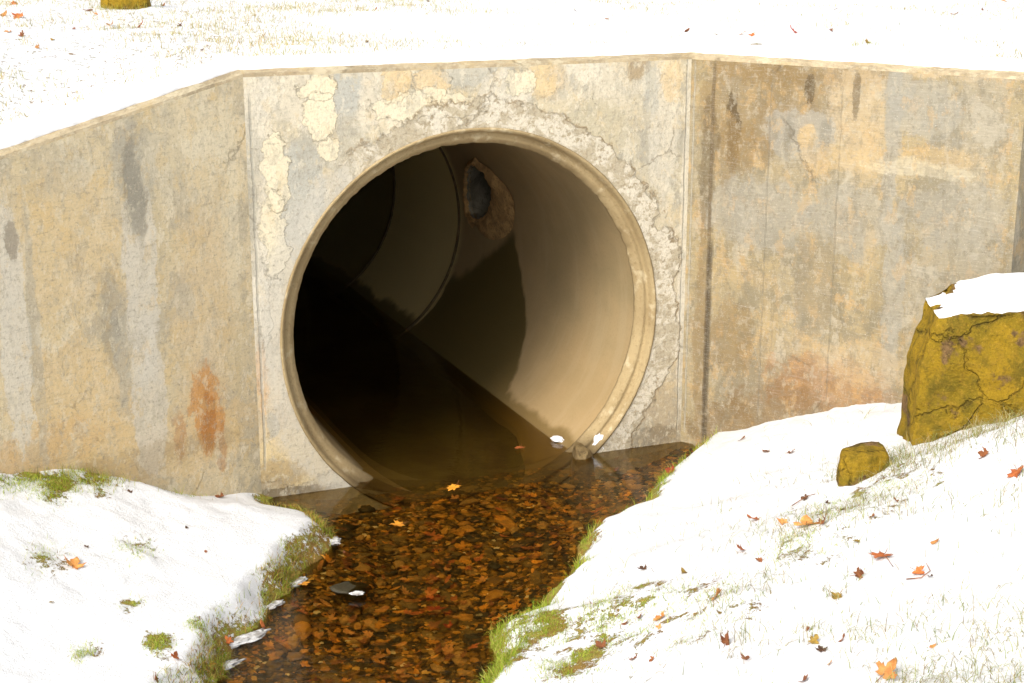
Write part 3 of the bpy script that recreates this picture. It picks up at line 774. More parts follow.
# ------------------------------------------------------------------ snow lying on the walls
def snow_mat():
    t = NT('snow'); g = t.n('ShaderNodeNewGeometry').outputs['Position']; n1 = t.noise(g, 7, 5, .6); n2 = t.noise(g, 70, 4, .7)
    t.bsdf(t.mix(t.rng(n1, .3, .7), (.78, .78, .785), (.84, .84, .84)), .7, t.math('ADD', n1, n2), .4, .01, .2)
    return t.m
M_SNOW = snow_mat()
def wall_snow():
    pts = []
    def run(c, e, zc, ze, n_, skip=0):
        for i in range(skip, n_ + 1): f = i / n_; pts.append((c, e, f, zc + (ze - zc) * f))
    prof = [(.058, -.012), (.052, .018), (.095, .045), (.16, .062), (.26, .058), (.36, .03), (.50, -.03)]
    verts, faces = [], []; cnt = 0
    for (c, e, zc, ze, n_, sk) in (('E0', 'A', ZT - LDROP * LL, ZT, 120, 0), ('A', 'B', ZT, ZT, 110, 1), ('B', 'E1', ZT, ZT, 80, 1)):
        for i in range(sk, n_ + 1):
            f = i / n_
            for j, (d, dz) in enumerate(prof):
                p, q = back(c, d), back(e, d); x = p[0] + (q[0] - p[0]) * f; y = p[1] + (q[1] - p[1]) * f
                wv = .016 * noise.noise(Vector((x * 5, y * 5, 3))) + .008 * noise.noise(Vector((x * 22, y * 22, 1)))
                dd = d + (wv if j < 2 else 0)
                p, q = back(c, dd), back(e, dd); x = p[0] + (q[0] - p[0]) * f; y = p[1] + (q[1] - p[1]) * f
                extra = .05 * (1 - f) * (j in (2, 3, 4, 5)) if c == 'E0' else 0
                verts.append((x, y, zc + (ze - zc) * f + dz + (wv * .5 if j > 1 else 0) + extra))
            cnt += 1
    k = len(prof)
    for i in range(cnt - 1):
        for j in range(k - 1):
            a, b = i * k + j, (i + 1) * k + j; faces.append([a, b, b + 1, a + 1])
    tag(mesh_obj('snow', verts, faces, M_SNOW, smooth=True), 'smooth band of snow lying along the top of the culvert walls', 'snow', kind='stuff')
wall_snow()

# ------------------------------------------------------------------ boulders
def moss_mat():
    t = NT('mossy_rock'); g = t.n('ShaderNodeTexCoord').outputs['Object']
    n1 = t.noise(g, 3.2, 5, .6); n2 = t.noise(g, 22, 5, .7); n3 = t.noise(g, 7, 5, .65)
    c = t.mix(t.rng(n1, .4, .6), lin((152, 122, 30)), lin((124, 104, 28)))
    c = t.mix(t.rng(n3, .48, .62, 0, .7), c, lin((92, 80, 26)))
    c = t.mix(t.math('MULTIPLY', t.rng(n2, .48, .66), .7), c, lin((146, 116, 38)))
    rock = t.mix(t.rng(n2, .4, .6), lin((128, 100, 66)), lin((92, 72, 46)))
    s = t.n('ShaderNodeSeparateXYZ'); t.L(g, s.inputs[0])
    m = t.math('MAXIMUM', t.rng(t.noise(g, 4.2, 4, .6), .57, .63), t.rng(t.math('ADD', s.outputs[2], t.math('MULTIPLY', n3, .25)), .90, .97))
    c = t.mix(m, c, rock)
    cr = t.rng(t.vor(t.vmath('ADD', g, t.vmath('SCALE', t.noise(g, 5, 4, .6, color=True), scale=.25)), 2.6, 'DISTANCE_TO_EDGE'), .035, .0)
    c = t.mix(t.math('MULTIPLY', cr, t.rng(n1, .45, .6, 0, .45)), c, lin((66, 54, 26)))
    gr = t.noise(g, 70, 4, .75)
    c = t.mix(t.rng(gr, .52, .66, 0, .55), c, lin((92, 76, 30)))
    c = t.mix(t.rng(gr, .42, .3, 0, .5), c, lin((188, 158, 70)))
    t.bsdf(c, .95, t.math('SUBTRACT', t.math('ADD', t.math('ADD', n1, n3), t.math('ADD', t.math('MULTIPLY', n2, .8), t.math('MULTIPLY', gr, .4))), t.math('MULTIPLY', cr, .6)), 1.0, .035, .15)
    return t.m
M_MOSS = moss_mat()
def rock_obj(name, hull, loc, mat, amp=.03, rotz=0, sub=4, seed=0, bev=.04):
    bm = bmesh.new(); vs = [bm.verts.new(v) for v in hull]
    bmesh.ops.convex_hull(bm, input=vs)
    bmesh.ops.delete(bm, geom=[v for v in bm.verts if not v.link_faces], context='VERTS')
    bmesh.ops.bevel(bm, geom=bm.edges[:], offset=bev, segments=2, affect='EDGES', profile=.6, clamp_overlap=True)
    bmesh.ops.triangulate(bm, faces=bm.faces[:])
    for _ in range(sub):
        long_ = [e for e in bm.edges if e.calc_length() > bev * .8]
        if not long_: break
        bmesh.ops.subdivide_edges(bm, edges=long_, cuts=1)
        bmesh.ops.triangulate(bm, faces=bm.faces[:])
    bm.normal_update()
    for v in bm.verts:
        p = v.co * 3 + Vector((seed, 0, 0))
        dsp = amp * noise.noise(p) + amp * .5 * noise.noise(p * 3) + amp * .3 * noise.noise(p * 8) - amp * .8 * max(0, noise.noise(p * 1.7 + Vector((9, 0, 0))) - .2)
        v.co += v.normal * dsp
    me = bpy.data.meshes.new(name); bm.to_mesh(me); bm.free(); me.materials.append(mat)
    for p_ in me.polygons: p_.use_smooth = True
    o = bpy.data.objects.new(name, me); o.location = loc; o.rotation_euler = (0, 0, rotz); return link(o)
bl = ground_at(912, 446)
SC = 1600 / hypot(bl[0], bl[1]) * .97
BG = (bl[0], bl[1], bl[2])
hull = [(-.02, .02, -.5), (.0, .0, .0), (.035, .03, .50), (.12, .06, .74), (.22, .0, .79), (.85, -.10, .84), (1.05, .1, .8), (1.1, .0, -.5), (.3, -.12, -.5), (.9, -.3, -.5), (.9, -.22, .3), (.35, -.09, .35),
        (.0, .5, -.5), (.12, .45, .78), (.3, .5, .86), (.95, .5, .92), (1.05, .7, -.5), (.02, .3, .45), (.25, .22, .83), (.9, .15, .87)]
boulder = rock_obj('boulder', hull, BG, M_MOSS, .035, 0, 4, 3, .05)
tag(boulder, 'large boulder covered in ochre moss with snow on top, by the right wing wall', 'boulder')
# snow on the boulder
bpy.context.view_layer.update()
def snow_on(obj, cx, cy, rx, ry, th, label, seed=0, thr=.45, zoff=0):
    NXg, NYg = 56, 44; verts, hit = [], []
    for j in range(NYg + 1):
        for i in range(NXg + 1):
            u, v = -1 + 2 * i / NXg, -1 + 2 * j / NYg
            x = cx + rx * u; y = cy + ry * v
            ok, co, nm, _ = obj.ray_cast(Vector((x, y, 5)), Vector((0, 0, -1)))
            r = math.sqrt(u * u + v * v) + .18 * noise.noise(Vector((x * 5, y * 5, seed)))
            good = ok and nm.z > thr and r < 1.0 and co.z > .5
            t_ = th * (max(0, 1 - r) ** .45) if good else 0
            verts.append([x, y, (co.z if ok else -9) + t_ - (.0 if good else .012)]); hit.append(good)
    # smooth the top a little
    W_ = NXg + 1
    for _ in range(2):
        z = [q[2] for q in verts]
        for j in range(1, NYg):
            for i in range(1, NXg):
                k = j * W_ + i
                if hit[k] and hit[k - 1] and hit[k + 1] and hit[k - W_] and hit[k + W_]:
                    verts[k][2] = max(z[k] * .4 + .15 * (z[k - 1] + z[k + 1] + z[k - W_] + z[k + W_]), z[k] - .01)
    faces = []
    for j in range(NYg):
        for i in range(NXg):
            k = j * W_ + i; q = [k, k + 1, k + W_ + 1, k + W_]
            if sum(hit[m] for m in q) >= 1 and all(verts[m][2] > -5 for m in q): faces.append(q)
    usedv = sorted({m for f in faces for m in f}); mp = {m: n_ for n_, m in enumerate(usedv)}
    o = mesh_obj('snow', [verts[m] for m in usedv], [[mp[m] for m in f] for f in faces], M_SNOW, smooth=True, loc=obj.location)
    return tag(o, label, 'snow', kind='stuff')
def crown_snow(obj, zmin, nmin, th, label):
    bm = bmesh.new(); bm.from_mesh(obj.data); bm.normal_update()
    sm = {v: v.normal.copy() for v in bm.verts}
    for _ in range(6): sm = {v: (sm[v] + sum((sm[e.other_vert(v)] for e in v.link_edges), Vector())).normalized() for v in bm.verts}
    bad = [f for f in bm.faces if not (sum(sm[v].z for v in f.verts) / 3 > nmin + .18 * noise.noise(f.calc_center_median() * 5) and f.calc_center_median().z > zmin)]
    bmesh.ops.delete(bm, geom=bad, context='FACES')
    seen, parts = set(), []
    for f in bm.faces:
        if f in seen: continue
        st, comp = [f], []
        seen.add(f)
        while st:
            q = st.pop(); comp.append(q)
            for e in q.edges:
                for r_ in e.link_faces:
                    if r_ not in seen: seen.add(r_); st.append(r_)
        parts.append(comp)
    parts.sort(key=len); bmesh.ops.delete(bm, geom=[f for c_ in parts[:-1] for f in c_], context='FACES')
    bmesh.ops.delete(bm, geom=[v for v in bm.verts if not v.link_faces], context='VERTS')
    dist = {v: (0 if v.is_boundary else 99) for v in bm.verts}
    for _ in range(8):
        for v in bm.verts:
            for e in v.link_edges: dist[v] = min(dist[v], dist[e.other_vert(v)] + 1)
    for v in bm.verts:
        k = min(dist[v], 5) / 5
        v.co += sm[v] * (-.006 if dist[v] == 0 else th * k ** .5) + Vector((0, 0, .015 * k * noise.noise(v.co * 5)))
    for _ in range(3): bmesh.ops.smooth_vert(bm, verts=[v for v in bm.verts if dist[v] > 1], factor=.5, use_axis_x=True, use_axis_y=True, use_axis_z=True)
    me = bpy.data.meshes.new('snow'); bm.to_mesh(me); bm.free(); me.materials.append(M_SNOW)
    for p_ in me.polygons: p_.use_smooth = True
    o = bpy.data.objects.new('snow', me); o.location = obj.location; o.rotation_euler = obj.rotation_euler; link(o)
    return tag(o, label, 'snow', kind='stuff')
crown_snow(boulder, .66, .78, .035, 'thick cap of snow on the large mossy boulder')
s1 = ground_at(862, 480)
sb = rock_obj('boulder', [(-.12, 0, -.1), (-.125, .02, .07), (-.06, -.02, .115), (.05, 0, .11), (.15, .04, .10), (.2, .1, -.1), (0, -.06, -.1), (-.1, .2, -.1), (-.08, .18, .1), (.15, .25, .12), (.16, .25, -.1)], (s1[0], s1[1] + .02, s1[2] + .02), M_MOSS, .015, 0, 3, 5, .02)
tag(sb, 'small mossy brown boulder poking out of snow left of the large boulder', 'boulder')
ub = ground_at(124, 10)
o = rock_obj('boulder', [(-.19, 0, -.1), (-.21, .02, .1), (-.15, .05, .3), (.1, .05, .33), (.2, .0, .12), (.2, 0, -.1), (0, -.06, -.1), (0, -.06, .12), (-.18, .3, -.1), (.2, .3, -.1), (.1, .3, .34), (-.15, .3, .3)], ub, M_MOSS, .02, 0, 3, 8, .03)
tag(o, 'tan boulder in the snow at the upper left beyond the wall', 'boulder')
# rubble wedged at the right foot of the rim
def at_wall(px, py):
    u, z = uvC(px, py); return u, z
for (px, py, sx, sz, lab) in ((580, 441, .09, .10, 'dark wet rock wedged at the right foot of the pipe rim'), ):
    u, z = uvC(px, py); x, y = wall_pt(u, -.03)
    o = rock_obj('rock', [(-sx, -.05, -.3), (-sx * .8, -.04, .02), (-sx * .3, .02, sz * .8), (sx * .5, -.03, sz * .6), (sx, 0, .02), (sx * 1.1, -.04, -.3), (0, -.09, -.3), (0, -.08, .01), (-sx, .12, -.3), (sx, .12, -.3), (0, .1, sz * .8)], (x, y, .0), M_RUBBLE, .02, TH, 3, 2, .015)
    tag(o, lab, 'rock')
bpy.context.view_layer.update()
def snow_lump(px, py, z, sx, sy, sz, label, name='snow', mat=None, seed=0, cat='snow', rot=0):
    x, y = at_z(px, py, z)
    bm = bmesh.new(); bmesh.ops.create_icosphere(bm, subdivisions=4, radius=1)
    for v in bm.verts:
        k = 1 + (.5 if name == 'ice' else .35) * noise.noise(v.co * 1.9 + Vector((seed, 0, 0))) + (.28 if name == 'ice' else .15) * noise.noise(v.co * 4.5 + Vector((seed, 3, 0)))
        v.co = Vector((v.co.x * sx * k, v.co.y * sy * k, v.co.z * sz * k))
    me = bpy.data.meshes.new(name); bm.to_mesh(me); bm.free(); me.materials.append(mat or M_SNOW)
    for p_ in me.polygons: p_.use_smooth = True
    o = bpy.data.objects.new(name, me); o.location = (x, y, z); o.rotation_euler = (0, 0, rot); link(o)
    return tag(o, label, cat, kind='stuff')
snow_lump(599, 443, .05, .055, .05, .075, 'lump of snow between the rim and the headwall at the waterline', seed=2)
snow_lump(557, 439, .02, .055, .025, .022, 'patch of snow just inside the right of the pipe mouth', seed=3, rot=-.6)
def ice_mat():
    t = NT('ice'); g = t.n('ShaderNodeNewGeometry').outputs['Position']; n1 = t.noise(g, 25, 4, .6)
    t.bsdf(t.mix(t.rng(n1, .35, .65), (.30, .28, .26), (.66, .65, .63)), .25, n1, .5, .01, .5); return t.m
M_ICE = ice_mat()
for i, (px, py, sx, sy, rot, lab) in enumerate((
        (331, 541, .06, .05, .3, 'pale shelf ice at the tip of the left bank'), (296, 583, .035, .08, -.6, 'narrow strip of shelf ice against the left bank, beside the orange leaf'),
        (274, 605, .07, .025, .8, 'thin sliver of ice at the foot of the left bank'), (243, 640, .045, .16, -.75, 'longest strip of shelf ice at the foot of the left bank'), (216, 668, .04, .14, -.9, 'shelf ice nearest the camera beside the left bank'))):
    snow_lump(px, py, .004, sx, sy, .014, lab, 'ice', M_ICE, i * 3.1, 'ice', rot)

# ------------------------------------------------------------------ stones on the bed
def in_water(px, py):
    x, y = at_z(px, py, -.1)
    return bool(inside(np.array([x]), np.array([y]), CREEK)[0]) and (y - float(wall_y(x))) < -.03
def stone_mat(name, a, b, c): return simple(name, (lin(a), lin(b), lin(c)), 14, .6, .4, .006, .4, True, 60)
STM = [stone_mat('orange_stone', (206, 146, 56), (182, 124, 40), (124, 88, 30)), stone_mat('brown_stone', (128, 100, 46), (108, 84, 38), (76, 60, 28)),
       stone_mat('dark_stone', (60, 52, 30), (46, 40, 22), (30, 26, 14)), stone_mat('tan_stone', (190, 146, 78), (164, 122, 60), (120, 90, 44))]
protos = []
for m in range(4):
    for v in range(3):
        bm = bmesh.new(); bmesh.ops.create_icosphere(bm, subdivisions=3, radius=1)
        for q in bm.verts:
            k = 1 + .55 * noise.noise(q.co * 1.3 + Vector((m * 7 + v * 3, 0, 0))) + .16 * noise.noise(q.co * 4 + Vector((v, m, 0)))
            q.co = Vector((q.co.x * k, q.co.y * .66 * k, q.co.z * .32 * k))
        me = bpy.data.meshes.new('stone'); bm.to_mesh(me); bm.free(); me.materials.append(STM[m])
        for p_ in me.polygons: p_.use_smooth = True
        protos.append(me)
words = ['orange', 'brown', 'dark', 'tan']
placed = []
def put_stone(px, py, size, m, label=None, z=None, sq=1.0, group='stones on the stream bed'):
    x, y = at_z(px, py, -.14); g = float(ground(x, y)) if z is None else z
    o = bpy.data.objects.new('stone', protos[m * 3 + random.randrange(3)]); link(o)
    o.location = (x, y, g + size * .10 * sq); o.scale = (size, size, size * sq); o.rotation_euler = (random.uniform(-.25, .25), random.uniform(-.25, .25), random.uniform(0, 6.28))
    pos = ('in front of the pipe mouth' if py < 545 else 'in the middle of the stream' if py < 610 else 'in the riffle nearest the camera')
    sz = 'large' if size > .065 else 'small' if size < .04 else 'palm sized'
    tag(o, label or f'{sz} {words[m]} stone on the stream bed {pos}', 'stone', group)
    return o
tries = 0
while len(placed) < 280 and tries < 12000:
    tries += 1
    px, py = random.uniform(205, 690), random.uniform(462, 683)
    if not in_water(px, py): continue
    x, y = at_z(px, py, -.14); s_ = random.choice((.028, .032, .036, .04, .045, .05, .06, .07, .09))
    if any(hypot(x - a, y - b) < (s_ + c) * .8 for a, b, c in placed): continue
    if float(ground(x, y)) > -.04 - s_ * .4: continue
    placed.append((x, y, s_)); put_stone(px, py, s_, random.choices((0, 1, 2, 3), (2, 5, 8, 3))[0])
put_stone(352, 607, .14, 2, 'largest dark flat rock just breaking the surface, pale on top', z=-.05, sq=.9, group=None)
snow_lump(357, 593, .03, .035, .02, .010, 'dab of ice on top of the largest dark rock in the stream', 'ice', M_ICE, 11, 'ice')

# fine gravel: one uncountable mass of pebbles
def gravel():
    base = [(1, 0, 0), (0, 1, 0), (-1, 0, 0), (0, -1, 0), (0, 0, .6), (.6, .6, .3), (-.6, .6, .3), (-.6, -.6, .3), (.6, -.6, .3)]
    fc = [(0, 5, 4), (5, 1, 4), (1, 6, 4), (6, 2, 4), (2, 7, 4), (7, 3, 4), (3, 8, 4), (8, 0, 4)]
    N = 8500; X, Y = [], []
    bx = rng.uniform(-3.2, 1.9, 60000); by = rng.uniform(5.2, 11.2, 60000)
    ok = inside(bx, by, CREEK) & ((by - wall_y(bx)) < -.04); bx, by = bx[ok][:N], by[ok][:N]
    bz = ground(bx, by); N = len(bx)
    s = rng.uniform(.007, .027, N) * rng.uniform(.7, 1.3, N); a = rng.uniform(0, 6.28, N); e = rng.uniform(.55, 1, N)
    B_ = np.array(base); V = np.empty((N, len(B_), 3))
    lx = B_[None, :, 0] * s[:, None]; ly = B_[None, :, 1] * (s * e)[:, None]
    V[:, :, 0] = bx[:, None] + lx * np.cos(a)[:, None] - ly * np.sin(a)[:, None]
    V[:, :, 1] = by[:, None] + lx * np.sin(a)[:, None] + ly * np.cos(a)[:, None]
    V[:, :, 2] = bz[:, None] + B_[None, :, 2] * (s * .55)[:, None]
    Fc = (np.array(fc)[None] + (np.arange(N) * len(B_))[:, None, None]).reshape(-1, 3)
    pal = np.array([lin(c) for c in ((196, 138, 44), (140, 102, 38), (60, 50, 28), (220, 170, 80), (96, 74, 30), (40, 34, 18), (176, 118, 30), (226, 204, 150))])
    ci = rng.choice(len(pal), N, p=[.12, .17, .24, .07, .15, .15, .08, .02]); colr = np.repeat(pal[ci], len(B_), 0)
    t = NT('gravel'); b = t.bsdf(t.attr('tint', 'Color'), .6, t.noise(t.n('ShaderNodeNewGeometry').outputs['Position'], 200, 2), .3, .003)
    o = big_mesh('gravel', V.reshape(-1, 3), Fc, t.m, True, colors=colr)
    tag(o, 'fine orange and brown gravel covering the stream bed', 'gravel', kind='stuff')
gravel()

# ------------------------------------------------------------------ fallen leaves
def leaf_mat(name, a, b, vein):
    t = NT(name); g = t.n('ShaderNodeTexCoord').outputs['Object']; oi = t.n('ShaderNodeObjectInfo').outputs['Random']
    n1 = t.noise(t.vmath('ADD', g, t.vmath('SCALE', (9, 4, 2), scale=oi)), 2.2, 4, .6); n2 = t.noise(g, 14, 3, .7)
    c = t.mix(t.rng(n1, .35, .65), lin(a), lin(b)); c = t.mix(t.math('MULTIPLY', t.rng(n2, .52, .68), .5), c, lin(vein))
    hs = t.n('ShaderNodeHueSaturation'); t.L(c, hs.inputs['Color']); t.L(t.rng(oi, 0, 1, .75, 1.25, False), hs.inputs['Value'])
    t.bsdf(hs.outputs[0], .7, n2, .3, .05, .3); return t.m
LM = dict(orange=leaf_mat('orange_leaf', (196, 112, 56), (168, 88, 42), (116, 66, 34)), brown=leaf_mat('brown_leaf', (150, 92, 50), (120, 70, 40), (84, 52, 30)),
          tan=leaf_mat('tan_leaf', (206, 150, 84), (186, 120, 62), (130, 84, 44)), olive=leaf_mat('olive_leaf', (150, 122, 48), (120, 96, 40), (84, 66, 30)),
          red=leaf_mat('red_leaf', (176, 70, 40), (150, 56, 32), (100, 44, 26)), dark=leaf_mat('dark_leaf', (96, 66, 44), (76, 52, 36), (54, 38, 26)),
          yellow=leaf_mat('yellow_leaf', (230, 160, 50), (214, 134, 36), (160, 96, 30)))
LM_STEM = simple('leaf_stem', (lin((150, 92, 50)), lin((120, 74, 40)), lin((90, 56, 30))), 30)
def leaf_mesh(kind, seed, curl):
    rnd = random.Random(seed); 
    if kind == 'maple':
        # (angle, radius) outline of a five lobed leaf with toothed tips, stem at -90 degrees
        half = [(-90, .12), (-72, .34), (-50, .46), (-38, .62), (-24, .46), (-8, .50), (4, .86), (13, .78), (22, .98), (29, .70), (38, .66), (44, .44), (52, .46), (58, .78), (68, .80), (78, .92), (90, 1.08)]
    elif kind == 'oak':
        half = [(-90, .25), (-76, .42), (-58, .36), (-40, .40), (-25, .56), (-10, .38), (8, .36), (22, .62), (34, .52), (48, .42), (60, .80), (70, .74), (76, .62), (84, .98), (90, 1.05)]
    else:
        half = [(-90, .9), (-75, .66), (-55, .48), (-30, .36), (0, .33), (30, .37), (55, .50), (75, .72), (90, 1.0)]
    pts = [(a, r * (1 + rnd.uniform(-.07, .07))) for a, r in half]
    out = [(radians(a), r) for a, r in pts] + [(radians(180 - a), r * (1 + rnd.uniform(-.08, .08))) for a, r in pts[-2:0:-1]]
    rings = 4; verts = [(0, 0, 0)]
    for j in range(1, rings + 1):
        for a, r in out: verts.append((cos(a) * r * j / rings, sin(a) * r * j / rings, 0))
    n_ = len(out); faces = [(0, 1 + k, 1 + (k + 1) % n_) for k in range(n_)]
    for j in range(rings - 1):
        for k in range(n_): a = 1 + j * n_ + k; b = 1 + j * n_ + (k + 1) % n_; faces.append((a, a + n_, b + n_, b))
    ax = rnd.uniform(0, 3.14); vv = []
    for x, y, z in verts:
        u = x * cos(ax) + y * sin(ax); w = -x * sin(ax) + y * cos(ax); r = hypot(x, y)
        # roll about an axis plus rippled rim
        k = curl * 1.4; zz = (1 - cos(k * u)) / max(k, .01) if k > .01 else 0; uu = sin(k * u) / k if k > .01 else u
        zz += .10 * r * r * noise.noise(Vector((x * 2.5 + seed, y * 2.5, 0))) * (1 + curl) + .03 * r
        vv.append((uu * cos(ax) - w * sin(ax), uu * sin(ax) + w * cos(ax), zz))
    me = bpy.data.meshes.new('leaf'); me.from_pydata(vv, [], faces); me.update()
    for p_ in me.polygons: p_.use_smooth = True
    # a little thickness
    bm = bmesh.new(); bm.from_mesh(me); bmesh.ops.solidify(bm, geom=bm.faces[:], thickness=.02); bm.to_mesh(me); bm.free()
    return me
LMESH = {}
def leaf_proto(kind, v, curl, col):
    key = (kind, v, curl, col)
    if key not in LMESH:
        me = leaf_mesh(kind, v * 13 + 1, curl); me.materials.append(LM[col]); LMESH[key] = me
    return LMESH[key]
def stem_mesh():
    verts, faces = [], []; n_ = 6
    for j in range(6):
        f = j / 5
        for k in range(5):
            a = 2 * pi * k / 5; verts.append((.025 * cos(a) + .12 * f * f, -.08 - .75 * f, .025 * sin(a) + .03 + .18 * f * f))
    for j in range(5):
        for k in range(5): a, b = j * 5 + k, j * 5 + (k + 1) % 5; faces.append((a, b, b + 5, a + 5))
    me = bpy.data.meshes.new('stem'); me.from_pydata(verts, [], faces); me.materials.append(LM_STEM); return me
STEM = stem_mesh()
def put_leaf(pos, nrm, size, col, kind='maple', curl=.8, label='', group=None, lift=.3, spin=None, tilt=None, stem=True):
    v = random.randrange(5); me = leaf_proto(kind, v, curl, col)
    o = bpy.data.objects.new('fallen_leaf', me); link(o)
    q = Vector((0, 0, 1)).rotation_difference(nrm)
    t_ = tilt if tilt is not None else random.uniform(0, .5)
    from mathutils import Quaternion
    ta = random.uniform(0, 6.28)
    q = q @ Quaternion((cos(ta), sin(ta), 0), t_) @ Quaternion((0, 0, 1), spin if spin is not None else random.uniform(0, 6.28))
    o.rotation_mode = 'QUATERNION'; o.rotation_quaternion = q; o.scale = (size / 2,) * 3
    o.location = Vector(pos) + Vector((0, 0, .004 + size * lift * math.sin(t_) * .5))
    tag(o, label, 'leaf', group)
    if stem:
        s = bpy.data.objects.new('stem', STEM); link(s, o)
    return o
def bank_leaf(px, py, spx, col, label, kind='maple', curl=.8, group='fallen leaves on the snow', **k):
    g = ground_at(px, py); dist = math.sqrt(g[0] ** 2 + g[1] ** 2 + (CH - g[2]) ** 2)
    put_leaf((g[0], g[1], g[2]), normal_at(g[0], g[1]), min(.16, spx * 1.15 * dist / F), col, kind, curl, label, group, stem=spx > 9, **k)
